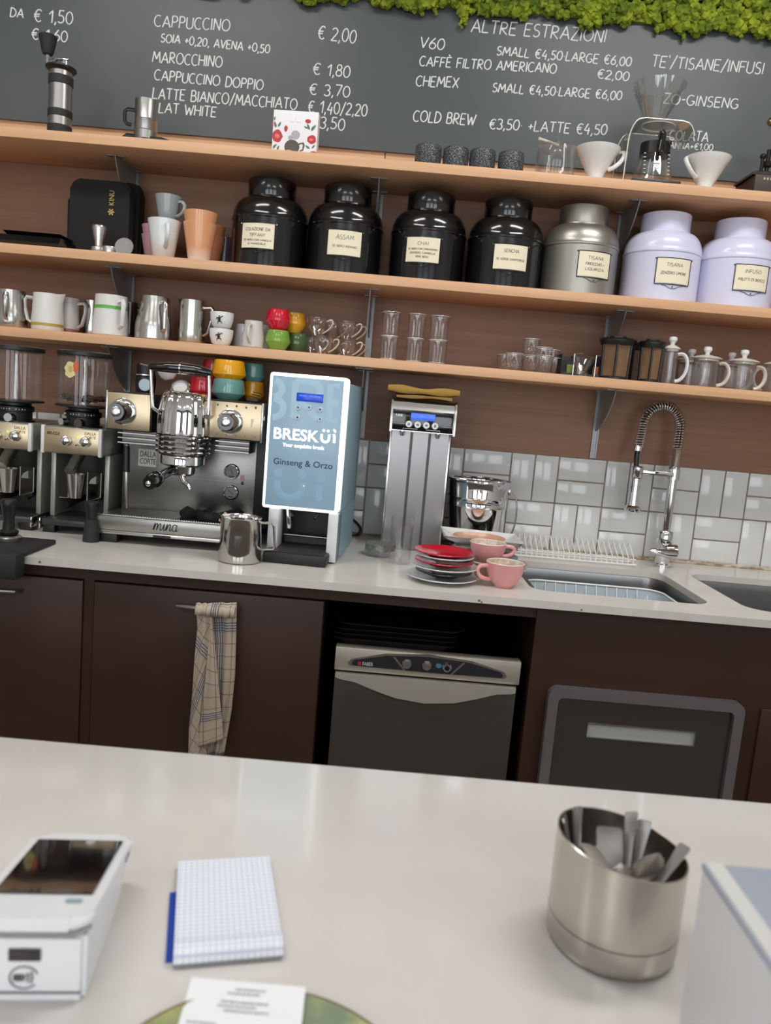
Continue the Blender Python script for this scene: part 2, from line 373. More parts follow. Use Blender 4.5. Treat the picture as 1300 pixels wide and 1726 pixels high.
# ------------------------------------------------------------------ preserved moss above the board
moss_m = mat('moss', (84, 108, 18), .9, noise=((156, 170, 42), (24, 24, 24), (.36, .66)))
rnd = random.Random(3)
m = MB()
base_ico = bmesh.new(); bmesh.ops.create_icosphere(base_ico, subdivisions=2, radius=1); IV = [v.co.copy() for v in base_ico.verts]; IF = [[v.index for v in f.verts] for f in base_ico.faces]; base_ico.free()
def tuft(c, r):
    vs = []
    for v in IV:
        k = rnd.uniform(.62, 1.25); vs.append(m.bm.verts.new((c[0] + v.x * r * k, c[1] + v.y * r * k, c[2] + v.z * r * k)))
    for f in IF: m.bm.faces.new([vs[i] for i in f])
def edge_z(x):
    return 2.464 + .010 * math.sin(x * 23) + .006 * math.sin(x * 61 + 1) - (.02 if abs(x - .105) < .02 else 0)
for i in range(5000):
    x = rnd.uniform(-1.75, 1.75); z = edge_z(x) + abs(rnd.gauss(0, .12)) * .9
    if z > 2.70: continue
    d = min((z - edge_z(x)) / .05, 1)
    tuft((x, -.036 - .022 * d + rnd.uniform(-.012, .006), z), rnd.uniform(.007, .017))
for x, n in ((.105, 5), (-.02, 3), (.017, 4), (.095, 6), (.44, 4), (.66, 3), (.735, 4), (.905, 3)):
    for k in range(n): tuft((x + rnd.uniform(-.006, .006), -.035, edge_z(x) - .008 * k), .0085 - .0008 * k)
m.b2(-1.78, 1.78, -.034, -.023, 2.472, 2.75)
o = S('moss', m, moss_m, 'bright green preserved moss hanging over the top edge of the chalkboard', 'moss', smooth=False); o['kind'] = 'stuff'

# ------------------------------------------------------------------ shelves, uprights, brackets
for z, nm in ((Z1, 'top wooden shelf below the chalkboard, holding drippers and speckled cups'), (Z2, 'middle wooden shelf holding the row of tea canisters'), (Z3, 'lowest wooden shelf holding milk pitchers, glasses and teapots')):
    m = MB(); m.b2(-2.3, 2.3, -DS, -.0105 if z == Z1 else -.0065, z - TH, z, .0012)
    S('wall_shelf', m, beech, nm, 'shelf', 'wooden wall shelves', base=(0, -DS / 2, z - TH))
RX = [at(229, 290, -.01).x, at(640, 345, -.01).x, at(1050, 352, -.01).x]
side = ('left of the black fabric case', 'between the two black tins', 'between the silver and the lilac tin')
where = ('beside the black zip case', 'in the middle of the shelves', 'behind the lilac tins')
for i, x in enumerate(RX):
    m = MB()
    for a in (-1, 1): m.b2(x + a * .0075 - .0022, x + a * .0075 + .0022, -.0125, -.0062, ZP + .003, Z1 - TH - .002)
    m.b2(x - .0075, x + .0075, -.0095, -.0062, ZP + .003, Z1 - TH - .002)
    for k in range(28):
        zz = ZP + .015 + k * .026
        m.b2(x - .0045, x + .0045, -.0118, -.009, zz, zz + .010)
    S('shelf_upright', m, grey_paint, ('grey slotted shelf upright running up ' + where[i]), 'shelf upright', 'slotted uprights', base=(x, -.009, ZP), smooth=False)
    for z, nm in ((Z1, 'top'), (Z2, 'middle'), (Z3, 'lowest')):
        zb = z - TH
        t = T('shelf_bracket', f'grey pressed metal bracket under the {nm} shelf {where[i]}', 'shelf bracket', (x, -.012, zb - .14), group='shelf brackets')
        pr = [(-.014, zb - .001), (-.186, zb - .001)] + [(-.182 + .168 * (1 - math.cos(k * PI / 20)) * .55 + .168 * .45 * k / 10, zb - .006 - .118 * (math.sin(k * PI / 20) * .5 + .5 * k / 10)) for k in range(0, 11)] 
        m = MB(); m.prism(pr, .003, plane_M((x - .0015, 0, 0), (0, 1, 0), (0, 0, 1))); P(t, 'arm', m, grey_paint, world=True, smooth=False)
        for yy, r in ((-.160, .024), (-.022, .021)):
            m = MB(); m.prism([(r * math.cos(a * PI / 12) * 1.15, r * math.sin(a * PI / 12) * .8 - .012) for a in range(-0, 13)] + [(-r, -.016), (r, -.016)], .0022, Matrix.Translation((x, yy, zb - .0028)))
            P(t, 'pad', m, grey_paint, world=True, smooth=False)

# ------------------------------------------------------------------ back counter
def flat_with_holes(name, outer, holes, z0, z1):
    cu = bpy.data.curves.new(name, 'CURVE'); cu.dimensions = '2D'; cu.fill_mode = 'BOTH'; cu.extrude = (z1 - z0) / 2
    for pl in [outer] + holes:
        sp = cu.splines.new('POLY'); sp.points.add(len(pl) - 1); sp.use_cyclic_u = True
        for q, p in zip(sp.points, pl): q.co = (p[0], p[1], 0, 1)
    o = bpy.data.objects.new(name, cu); COL.objects.link(o)
    me = bpy.data.meshes.new_from_object(o.evaluated_get(bpy.context.evaluated_depsgraph_get())); bpy.data.objects.remove(o); bpy.data.curves.remove(cu)
    me.transform(Matrix.Translation((0, 0, (z0 + z1) / 2))); me.materials.clear()
    return me
H1 = rrect(.372, .818, -.588, -.203, .05, 8); H2 = rrect(.902, 1.42, -.606, -.178, .06, 8)
me = flat_with_holes('worktop', [(-2.2, YC), (1.9, YC), (1.9, -.008), (-2.2, -.008)], [H1, H2], ZC - .0186, ZC)
me.materials.append(quartz); o = link('worktop', me); tag(o, 'off white quartz worktop of the back counter with two sink cut-outs', 'worktop')
for x, z, r in ((.232, .887, .004), (.238, .884, .003), (1.03, .884, .004), (1.045, .883, .0035), (.47, .886, .003), (-.79, .889, .004)):
    P(o, 'chip', MB().ball((x, YC, z), r, 1, (1, .12, .8)), mat('chip_dirt', (110, 100, 90), .9))
def basin(nm, h, zt, dep, lab):
    cx = sum(p[0] for p in h) / len(h); cy = sum(p[1] for p in h) / len(h)
    ins = [(cx + (x - cx) * .985, cy + (y - cy) * .985) for x, y in h]
    m = MB(); n = len(h)
    rings = [[(cx + (x - cx) * k, cy + (y - cy) * k, z) for x, y in h] for k, z in ((1.008, zt), (1.0, zt - .001), (.985, zt - .02), (.975, zt - dep + .02), (.93, zt - dep), (.15, zt - dep - .004))]
    vs = [[m.bm.verts.new(p) for p in r] for r in rings]
    for a, b in zip(vs, vs[1:]):
        for k in range(n): m.bm.faces.new((a[k], a[(k + 1) % n], b[(k + 1) % n], b[k]))
    t = T('sink_basin', lab, 'sink', (cx, cy, zt - dep - .004), group='sink basins')
    P(t, 'bowl', m, mat('sink_steel', (150, 150, 150), .3, 1), world=True)
    m = MB(); m.lathe([(0, 0), (.03, .0), (.04, .003), (.032, .004), (0, .002)], (cx, cy, zt - dep - .0035)); P(t, 'drain', m, steel, world=True)
basin('l', H1, ZC - .0187, .19, 'stainless undermount sink with a wire basket in it, beside the pink cups')
basin('r', H2, ZC - .0187, .19, 'empty stainless undermount sink to the right of the tap')

# ------------------------------------------------------------------ base cabinets
FY = -.662
frame_m = brown
def handle(parent, xc, z, wd):
    m = MB(); pts = [(xc - wd / 2, FY - .004, z), (xc - wd / 2 + .004, FY - .018, z)] + [(xc + wd * (k / 8 - .5) * .94, FY - .024 - .008 * math.cos((k / 8 - .5) * PI), z) for k in range(9)] + [(xc + wd / 2 - .004, FY - .018, z), (xc + wd / 2, FY - .004, z)]
    m.tube(pts, .0042, 8); return P(parent, 'handle', m, steel, world=True)
m = MB(); m.b2(-1.75, -.675, -.64, -.03, .10, ZC - .0188); m.b2(-1.75, -.675, -.60, -.1, .0, .10)
t = T('base_cabinet', 'dark brown base cabinet with a bow handle under the coffee grinders', 'cabinet', (-1.2, -.35, 0)); P(t, 'body', m, frame_m, world=True, smooth=False)
m = MB(); m.b2(-1.75, -.701, FY, -.6401, .11, .8445, .0015); d = P(t, 'door', m, frame_m, world=True); 
h = handle(None, -.918, .812, .145); h.parent = d; h.data.transform(Matrix.Translation(-worldloc(d)))
m = MB(); m.b2(-.6749, -.128, -.64, -.03, .10, ZC - .0188); m.b2(-.6749, -.128, -.60, -.1, .0, .10)
t = T('base_cabinet', 'dark brown base cabinet whose handle has a tea towel over it', 'cabinet', (-.40, -.35, 0)); P(t, 'body', m, frame_m, world=True, smooth=False)
m = MB(); m.b2(-.673, -.1285, FY, -.6401, .11, .8445, .0015); d = P(t, 'door', m, frame_m, world=True)
h = handle(None, -.401, .812, .146); h.parent = d; h.data.transform(Matrix.Translation(-worldloc(d)))
# open bay for the glasswasher: back, floor and the rail across the whole front
t = T('open_bay', 'dark open bay below the worktop around the glasswasher', 'cabinet', (.12, -.4, 0))
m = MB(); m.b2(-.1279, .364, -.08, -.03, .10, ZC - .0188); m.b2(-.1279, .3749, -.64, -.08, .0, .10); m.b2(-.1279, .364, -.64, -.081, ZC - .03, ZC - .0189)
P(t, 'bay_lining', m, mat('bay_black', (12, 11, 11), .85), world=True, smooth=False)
P(t, 'rail', MB().b2(-.1278, .3748, -.656, -.6402, .8485, ZC - .019), brown, world=True, smooth=False)
m = MB(); m.b2(.375, 1.75, -.64, -.2, .10, .69); m.b2(.375, 1.75, -.6, -.2, 0, .1); m.b2(.375, 1.75, -.662, -.6401, .10, ZC - .0188); m.b2(.375, .40, -.64, -.05, .69, ZC - .0188); m.b2(.83, .885, -.64, -.05, .69, .86); m.b2(1.72, 1.75, -.64, -.05, .69, ZC - .0188)
t = T('sink_cabinet', 'dark brown sink cabinet behind the steel waste flap', 'cabinet', (1.05, -.35, 0)); P(t, 'body', m, frame_m, world=True, smooth=False)
m = MB(); m.b2(.9325, 1.6, -.668, -.6621, .11, .676, .0015); P(t, 'door', m, frame_m, world=True)
m = MB(); m.b2(-1.75, -.1281, -.656, -.6402, .8485, ZC - .0189); m.b2(-.6995, -.6755, -.656, -.6402, .10, .8484)
S('face_frame', m, frame_m, 'dark brown face frame rail and stile between the two cabinet doors', 'cabinet frame', base=(-.6875, -.648, .5), smooth=False)

# ------------------------------------------------------------------ bar counter in front
m = MB(); m.b2(-2.0, 2.0, -2.75, -1.682, ZB - .04, ZB, .002)
S('bar_worktop', m, quartz2, 'white quartz bar top in the foreground carrying notepad, terminal and spoon cup', 'worktop', base=(0, -2.2, ZB - .04))
m = MB(); m.b2(-2.0, 2.0, -2.30, -1.74, 0, ZB - .0402)
S('bar_counter', m, mat('bar_front', (222, 220, 216), .6), 'plain body of the bar counter under its white top', 'counter', base=(0, -2.0, 0), smooth=False)
# ================================================================== tea tins
def tin_profile():
    p = [(0, 0), (.104, 0), (.107, .003), (.107, .132), (.1092, .1345), (.1092, .1385), (.107, .141)]
    p += [(.070 + .037 * math.cos(math.radians(a)), .141 + .055 * math.sin(math.radians(a))) for a in range(10, 91, 10)]
    p += [(.0695, .198), (.0695, .2005), (.066, .2015), (0, .2015)]
    return p
TINB = mat('black_enamel', (13, 13, 16), .16, coat=.5)
TINS = mat('silver_lacquer', (168, 166, 158), .36, .85)
TINL = mat('lilac_lacquer', (212, 212, 234), .3, coat=.25)
CARD = mat('cream_card', (238, 228, 200), .8)
INK = mat('pencil_ink', (92, 88, 84), .9); INKR = mat('red_ink', (150, 74, 66), .9)
def tin(xc, m_, th, txt, lab, dark_frame, lid_off=0):
    t = T('tea_tin', lab, 'tea tin', (xc, -.132, Z2), group='tea tins on the middle shelf')
    P(t, 'body', MB().lathe(tin_profile(), seg=56), m_)
    P(t, 'lid', MB().lathe([(.0675, .2005), (.0682, .203), (.0682, .246), (.0672, .2490), (.05, .2500), (0, .2500)], seg=64), m_, angle=22)
    R = .1076
    def cyl(u, v, r=R): return Vector((r * math.sin(u / R + th), -r * math.cos(u / R + th), v))
    m = MB(); m.grid(lambda a, b: cyl((a - .5) * .094, .047 + b * .066, R + .0012), 12, 4); m.grid(lambda a, b: cyl((a - .5) * .094, .047 + b * .066, R + .0004), 12, 4)
    P(t, 'label_card', m, CARD)
    m = MB()
    for z in (.044, .1145): m.tube([cyl(-.049 + .098 * k / 12, z, R + .0012) for k in range(13)], .0011, 6)
    for u in (-.049, .049): m.tube([cyl(u, .044 + .0705 * k / 2, R + .0012) for k in range(3)], .0011, 6)
    m.tube([cyl(x, z, R + .0008) for x, z in ((-.03, .042), (-.018, .0395), (-.012, .036), (-.006, .0335), (0, .033), (.006, .0335), (.012, .036), (.018, .0395), (.03, .042))], .0007, 5)
    P(t, 'label_holder', m, mat('tin_holder_dark', (58, 58, 66), .4, .6) if dark_frame else m_)
    for u, z in ((-.052, .113), (.052, .113), (0, .0375)):
        P(t, 'rivet', MB().ball(cyl(u, z, R + .001), .0021, 1), chrome if not dark_frame else mat('tin_holder_dark', (58, 58, 66), .4, .6))
    m = MB(); z = .101
    for s_, h, wd in txt:
        tmp = MB(); write(tmp, s_, plane_M((-wd / 2, 0, 0), (1, 0, 0), (0, 1, 0)), wd, h, .00055 if h > .006 else .00045)
        for v in tmp.bm.verts: v.co = cyl(v.co.x, z - h + v.co.y, R + .0016 + v.co.z * .3)
        me = bpy.data.meshes.new('t'); tmp.bm.to_mesh(me); tmp.bm.free(); m.bm.from_mesh(me); bpy.data.meshes.remove(me); z -= h * 1.55 + .003
    P(t, 'handwriting', m, INK)
    return t
TX = []
for xl, xr, lx, m_, txt, lab, df in (
    (391, 513, 442, TINB, [("COLAZIONE DA", .008, .07), ("TIFFANY", .008, .045), ("TE NERO CON VANIGLIA", .0045, .08), ("E MANDORLE", .0045, .05)], 'black tea tin with a cream card reading Colazione da Tiffany, nearest the orange tumblers', 0),
    (518, 640, 584, TINB, [("ASSAM", .012, .048), (" ", .002, .01), ("TE NERO INDIANO", .0055, .068)], 'black tea tin with a cream card reading Assam', 0),
    (658, 780, 709, TINB, [("CHAI", .009, .03), ("TE NERO CON CARDAMOMO", .0048, .082), ("ZENZERO, CANNELLA", .0048, .07), ("PEPE NERO", .0048, .035)], 'black tea tin with a cream card reading Chai', 0),
    (788, 910, 853, TINB, [("SENCHA", .009, .042), (" ", .003, .01), ("TE VERDE GIAPPONESE", .0055, .08)], 'black tea tin with a cream card reading Sencha, next to the silver tin', 0),
    (915, 1037, 991, TINS, [("TISANA", .009, .045), ("FINOCCHIO +", .007, .055), ("LIQUIRIZIA", .007, .055)], 'silver tea tin with a cream card reading Tisana Finocchio', 1),
    (1049, 1181, 1118, TINL, [("TISANA", .009, .045), (" ", .002, .01), ("ZENZERO LIMONE", .007, .07)], 'pale lilac tea tin with a cream card reading Tisana, right next to the silver tin', 1),
    (1172, 1303, 1242, TINL, [("INFUSO", .009, .045), (" ", .002, .01), ("FRUTTI DI BOSCO", .007, .075)], 'pale lilac tea tin with a cream card reading Infuso, last of the row', 1)):
    xc, wd = span(xl, xr, 440, -.132); xc += .007 if xl == 1172 else 0; off = (lx - (xl + xr) / 2) * .0016
    tin(xc, m_, math.asin(max(-.9, min(.9, off / .108))) + xc / 2.3 * .0, txt, lab, df)

# ================================================================== top shelf
# crank hand grinder
x, wd = span(82, 120, 200, -.215); r = wd / 2
t = T('hand_grinder', 'steel crank hand coffee grinder with black rubber bands on the top shelf', 'hand grinder', (x, -.215, Z1))
P(t, 'body', MB().lathe([(0, 0), (r * .97, 0), (r * .97, .163), (0, .163)]), brushed)
for z0, z1 in ((0.0, .024), (.045, .064), (.128, .151)): P(t, 'rubber_band', MB().lathe([(r * .97, z0), (r * 1.03, z0 + .001), (r * 1.03, z1 - .001), (r * .97, z1)]), rubber)
P(t, 'top_plate', MB().lathe([(0, .163), (r * 1.05, .163), (r * 1.28, .170), (r * 1.28, .174), (r * .8, .178), (0, .178)]), black)
m = MB(); m.tube([(.010, 0, .178), (.010, 0, .192)], .009, 12); m.box((0.004, 0, .196), (.034, .013, .004), .0015); m.tube([(-.014, 0, .197), (-.033, -.004, .178), (-.036, -.006, .176), (-.036, -.006, .196), (-.035, -.006, .206)], .0055, 8)
P(t, 'crank', m, chrome)
P(t, 'crank_knob', MB().lathe([(0, 0), (.013, 0), (.0155, .006), (.0235, .044), (.022, .047), (0, .048)], (-.035, -.006, .204)), rubber)
# steel mugs, one nested in the other, and the flat black spatula before them
x, wd = span(227, 264, 200, -.2); r = wd / 2
def camp_mug(z0, h, hz0, hz1, lab):
    t = T('steel_mug', lab, 'mug', (x, -.195, Z1 + z0), group='nested steel mugs')
    P(t, 'body', MB().lathe(cup([(0, 0), (r * .96, 0), (r, .003), (r, h * .35), (r * 1.02, h * .36), (r, h * .38), (r * 1.03, h)], .0012)), brushed)
    P(t, 'handle', MB().tube([(-r + .002, 0, hz1), (-r - .020, -.004, hz1), (-r - .027, -.005, hz1 - .006), (-r - .027, -.005, hz0 + .007), (-r - .021, -.004, hz0), (-r - .010, 0, hz0 - .001)], .0062, 8, flat=.8), black)
    return t
camp_mug(0, .034, .002, .022, 'lower steel mug with a black handle, mostly hidden inside the one above')
camp_mug(.0355, .080, .016, .054, 'upper steel mug with a black handle standing in another mug')
a = at(243, 231, -.225); b = at(297, 236, -.225)
m = MB(); m.prism([(a.x, -.243), (a.x + .055, -.246), (b.x, -.232), (a.x + .06, -.205), (a.x, -.215)], .006, Matrix.Translation((0, 0, Z1)))
m.prism([(a.x + .02, -.238), (a.x + .05, -.24), (a.x + .065, -.222), (a.x + .02, -.22)], .006, Matrix.Translation((0, 0, Z1 + .006)))
S('plastic_scoop', m, black, 'flat black pointed plastic scoop lying before the steel mugs', 'scoop', base=((a.x + b.x) / 2, -.225, Z1), smooth=False)
# gift box with pomegranates and a teapot
x, wd = span(460, 536, 222, -.225)
t = T('gift_box', 'white gift box printed with red pomegranates and a teapot', 'box', (x, -.212, Z1), -.05)
hb = .113
P(t, 'carton', MB().b2(-wd / 2, wd / 2, -.014, .016, 0, hb, .0008), mat('box_white', (238, 236, 238), .5))
def art(name, col, polys, y=-.0143):
    m = MB()
    for p in polys: m.prism(p, .0004, FRONT(0, y, 0))
    P(t, name, m, mat(name + '_ink', col, .5), smooth=False)
def blob(cx, cy, rx, ry, n=14, wob=.08, sd=1):
    q = random.Random(sd + int(cx * 9999)); return [(cx + rx * math.cos(2 * PI * k / n) * (1 + q.uniform(-wob, wob)), cy + ry * math.sin(2 * PI * k / n) * (1 + q.uniform(-wob, wob))) for k in range(n)]
def leaf(cx, cy, L, a, w_=.22):
    c, s_ = math.cos(a), math.sin(a); pts = [(0, 0), (.3 * L, w_ * L), (.7 * L, w_ * .8 * L), (L, 0), (.7 * L, -w_ * .5 * L), (.3 * L, -w_ * .7 * L)]
    return [(cx + px * c - py * s_, cy + px * s_ + py * c) for px, py in pts]
art('red_fruit', (186, 52, 56), [blob(-.048, .045, .0145, .0165), blob(.047, .042, .0125, .0115), blob(.054, .006, .0105, .006), blob(-.0255, .066, .005, .008), blob(.034, .088, .008, .0055), blob(-.0625, .074, .0022, .007)])
art('green_leaf', (74, 118, 92), [leaf(-.052, .066, .018, 1.9), leaf(-.047, .068, .016, 1.1), leaf(.04, .066, .018, 2.0), leaf(.044, .064, .020, .9), leaf(.034, .070, .012, 2.7), leaf(.044, .018, .016, 2.6), leaf(.049, .018, .014, .9), leaf(-.058, .012, .016, .9), leaf(-.046, .008, .014, 1.2), leaf(-.058, .084, .012, 1.5)])
art('teapot_print', (82, 78, 66), [blob(-.006, .019, .021, .019, 16, .02), [(.012, .03), (.026, .033), (.029, .026), (.026, .012), (.014, .008), (.017, .012), (.023, .015), (.024, .026), (.021, .029), (.012, .025)]])
art('lid_print', (176, 170, 182), [blob(.002, .051, .012, .0115, 16, .03), blob(-.012, .043, .006, .006, 10, .03)], -.0146)
art('red_seed', (228, 120, 110), [blob(-.048, .045, .006, .007, 8, .2), blob(.046, .041, .005, .004, 8, .2), blob(-.012, .008, .010, .004, 8, .2)], -.0147)
m = MB()
for k in range(5): m.prism(blob(-.012 + k * .006, .084 + (.008 if k == 2 else 0), .0016, .0014, 6, .2), .0003, FRONT(0, -.0143, 0))
P(t, 'faint_print', m, mat('faint_ink', (190, 186, 194), .6), smooth=False)
# four speckled cups
speck = mat('speckled_glaze', (26, 28, 32), .5)
nt = speck.node_tree; vo = nt.nodes.new('ShaderNodeTexNoise'); vo.inputs['Scale'].default_value = 420; vo.inputs['Detail'].default_value = 2; rp = nt.nodes.new('ShaderNodeValToRGB')
rp.color_ramp.elements[0].position = .5; rp.color_ramp.elements[1].position = .66; rp.color_ramp.elements[0].color = lin((30, 32, 36)); rp.color_ramp.elements[1].color = lin((140, 146, 152))
tc = nt.nodes.new('ShaderNodeTexCoord'); nt.links.new(tc.outputs['Object'], vo.inputs['Vector']); nt.links.new(vo.outputs[0], rp.inputs[0]); nt.links.new(rp.outputs[0], nt.nodes['Principled BSDF'].inputs['Base Color'])
side4 = ('first speckled black cup from the left, farthest from the glass jar', 'second speckled black cup from the left on the top shelf', 'third speckled black cup from the left on the top shelf', 'fourth speckled black cup, right next to the glass jar')
for (xl, xr, y), lb in zip(((700, 744, 262), (747, 790, 265), (791.5, 835, 270), (840, 883, 273)), side4):
    x, wd = span(xl, xr, y, -.205); r = wd / 2
    S('speckled_cup', MB().lathe(cup([(0, 0), (r * .9, 0), (r, .006), (r, .052), (r * .97, .0555)], .004), (x, -.205, Z1)), speck, lb, 'cup', 'speckled cups on the top shelf', base=(x, -.205, Z1))
# clear jar with a knobbed lid and a stick
x, wd = span(904, 970, 270, -.19); r = wd / 2
t = T('glass_jar', 'low clear glass jar with a knobbed lid between the speckled cups and a dripper', 'jar', (x, -.19, Z1))
P(t, 'vessel', MB().lathe(cup([(0, 0), (r * .97, 0), (r, .004), (r, .083)], .0025, .012)), clear)
P(t, 'lid', MB().lathe([(r * .98, .0835), (r, .086), (r * .9, .090), (.012, .0925), (.006, .096), (.009, .102), (.004, .109), (0, .110)]), clear)
P(t, 'stick', MB().tube([(-.055, -.01, .104), (-.02, -.004, .099), (.004, 0, .094)], [.0045, .0035, .003], 8), mat('clear_stick', (214, 206, 192), .2))
# ceramic drippers
def dripper(xl, xr, y, Y, hs, lab):
    x, wd = span(xl, xr, y, Y); r = wd / 2
    t = T('ceramic_dripper', lab, 'coffee dripper', (x, Y, Z1), group='white ceramic drippers')
    pr = [(r * .31, .010), (r * .33, .016), (r * .42, .030), (r * .47, .034), (r * .60, .050), (r * .64, .053), (r * .78, .070), (r * .82, .073), (r * .96, .088), (r, .093)]
    P(t, 'cone', MB().lathe([(r * .25, .010)] + pr + [(r * .97, .094), (r * .9, .088), (r * .28, .014), (r * .25, .010)]), white_c)
    P(t, 'foot', MB().lathe([(0.008, 0), (r * .56, 0), (r * .58, .004), (r * .33, .010), (.008, .010), (.008, 0)]), white_c)
    P(t, 'handle', MB().tube(bez((hs * r * .93, -.006, .085), (hs * r * 1.34, -.03, .092), (hs * r * .95, -.04, .04), (hs * r * .50, -.012, .038), 14), .0062, 10, flat=.7), white_c)
    return t
dripper(972, 1047, 246, -.19, 1, 'white ceramic coffee dripper beside the low glass jar')
dripper(1157, 1232, 262, -.19, -1, 'white ceramic coffee dripper beside the wooden coffee mill')
# acrylic stand with server and glass dripper
x, _ = span(1063, 1138, 296, -.19)
ct = (x + .002, -.175)
t = T('dripper_stand', 'clear acrylic pour-over stand on a black base plate', 'stand', (x, -.175, Z1))
P(t, 'base_tray', MB().b2(-.066, .066, -.06, .06, 0, .014, .003), black)
P(t, 'base_sheet', MB().b2(-.085, .078, -.066, -.0605, 0, .003), clear_ac)
def sheet(pts, y0, y1, th):
    m = MB(); a = [[m.bm.verts.new((p[0] + d * th, yy, p[1])) for p in pts] for yy in (y0, y1) for d in (0, 1)]
    for k in range(len(pts) - 1):
        for r1, r2 in ((0, 1), (2, 3), (0, 2), (1, 3)): m.bm.faces.new((a[r1][k], a[r1][k + 1], a[r2][k + 1], a[r2][k]))
    return m
def bendp(sgn): return [(sgn * .092, 0), (sgn * .090, .10)] + [(sgn * (.09 - .03 * (1 - math.cos(k * PI / 12))), .10 + .066 * math.sin(k * PI / 12)) for k in range(1, 7)] 
P(t, 'arched_sheet', sheet(bendp(-1) + [(-.05, .168), (.05, .168)] + bendp(1)[::-1][:5], -.06, .06, .004), clear_ac)
m = MB()
for yy in (-.06, .06): m.tube([(p[0], yy, p[1]) for p in bendp(-1) + [(-.05, .168), (.05, .168)] + bendp(1)[::-1][:5]], .0016, 6)
m.tube([(.045 * math.cos(a * PI / 12), -.01 + .04 * math.sin(a * PI / 12), .1665) for a in range(24)], .0016, 6, closed=True)
P(t, 'polished_edge', m, mat('acrylic_edge', (226, 220, 208), .15, coat=.5))
t = T('glass_server', 'glass coffee server with black collar and handle on the acrylic stand', 'coffee server', (ct[0], ct[1], Z1 + .0145))
P(t, 'vessel', MB().lathe(cup([(0, 0), (.052, 0), (.056, .005), (.054, .02), (.040, .076), (.037, .092)], .0018, .003)), clear)
P(t, 'collar', MB().lathe([(.038, .076), (.0405, .076), (.0405, .108), (.038, .108)]), black)
P(t, 'handle', MB().tube([(0, -.036, .118), (0, -.05, .122), (-.001, -.058, .114), (-.002, -.058, .07), (-.002, -.053, .064)], [.008, .0095, .0095, .0095, .006], 10), black_gloss)
P(t, 'collar_tab', MB().box((.03, -.008, .113), (.022, .012, .010), .002), black)
m = MB()
for k in range(6):
    for sx in (-.7, .62): m.b2(sx * .05 - .003, sx * .05 + .003 , -.046 + .003 * k, -.0455 + .003 * k, .018 + .011 * k, .0196 + .011 * k)
m.box((-.004, -.0515, .036), (.016, .0006, .010)); m.box((-.004, -.049, .046), (.016, .0006, .004))
P(t, 'scale_marks', m, chalk)
m = MB()
def ribs(v):
    a = math.atan2(v.y, v.x); k = 1 + .018 * math.sin(a * 16 + v.z * 30); return (v.x * k, v.y * k, v.z)
m.lathe([(.022, .0), (.024, .006), (.070, .098), (.071, .104), (.069, .104), (.021, .004)], seg=120, fn=ribs)
x2, _ = span(1072, 1153, 140, -.175)
t = T('glass_dripper', 'ribbed clear glass dripper on top of the acrylic stand', 'coffee dripper', (x2, -.175, Z1 + .1725)); P(t, 'cone', m, glass('ribbed_glass', (.97, .97, .97), .14, .5))
P(t, 'foot_ring', MB().lathe([(.02, 0), (.036, 0), (.036, .003), (.022, .004)]), clear)
# old wooden coffee mill, cut by the right edge
a = at(1275, 300, -.2); wm = mat('mill_wood', (70, 54, 46), .55, noise=((50, 38, 32), (60, 60, 4), (.35, .7)))
t = T('coffee_mill', 'dark wooden box coffee mill at the right end of the top shelf', 'coffee mill', (a.x + .055, -.13, Z1))
P(t, 'box', MB().b2(-.055, .055, -.065, .065, .008, .062, .001), wm)
P(t, 'plinth', MB().b2(-.060, .060, -.070, .070, 0, .008, .002), wm)
m = MB(); m.lathe([(.086, .062), (.088, .066), (.082, .072), (.05, .082), (0, .082)], seg=4, M=Matrix.Rotation(PI / 4, 4, 'Z')); P(t, 'lid', m, wm, smooth=False)
m = MB(); m.tube([(0, 0, .08), (0, 0, .15)], .006, 8); m.lathe([(0, .10), (.012, .104), (.014, .11), (.01, .118), (0, .12)]); m.tube([(0, 0, .146), (.03, 0, .166), (.05, 0, .19)], .004, 6); m.tube([(-.036, -.05, .07), (-.036, -.05, .11)], .005, 8); m.ball((-.036, -.05, .114), .0085)
P(t, 'crank', m, mat('iron', (44, 42, 42), .4, .7))
kk = at(1296, 205, -.13); P(t, 'knob', MB().ball((kk.x - t.location.x + .008, 0, kk.z - Z1), .012, 3), mat('brass', (170, 148, 104), .25, 1))
m = MB()
for k in range(5): m.box((-.03 + k * .009, -.0655, .052), (.0045, .0006, .006))
P(t, 'worn_lettering', m, mat('worn_white', (190, 176, 164), .8), smooth=False)

# ================================================================== middle shelf, left end
a0 = at(4, 402, -.2); a1 = at(116, 410, -.2)
m = MB(); m.prism([(a0.x, -.235), (a1.x, -.245), (a1.x + .012, -.06), (a0.x + .02, -.05)], .004, Matrix.Translation((0, 0, Z2)))
t = T('lid_tray', 'flat black plastic trays stacked at the left end of the middle shelf', 'tray', ((a0.x + a1.x) / 2, -.172, Z2))
xm, wx = (a0.x + a1.x) / 2, a1.x - a0.x
m = MB(); m.lathe([(0, 0), (.60, 0), (.70, .024), (.705, .025), (.69, .025), (.59, .003), (0, .003)], seg=4, M=Matrix.Diagonal((wx, .16, 1, 1)) @ Matrix.Rotation(PI / 4, 4, 'Z')); P(t, 'lower_tray', m, black_gloss, smooth=False)
m = MB(); m.lathe([(0, .0), (.52, 0), (.60, .012), (.605, .013), (.59, .013), (.51, .003), (0, .003)], (.005, 0, .0255), seg=4, M=Matrix.Diagonal((wx, .15, 1, 1)) @ Matrix.Rotation(PI / 4, 4, 'Z')); P(t, 'upper_tray', m, black_gloss, smooth=False)
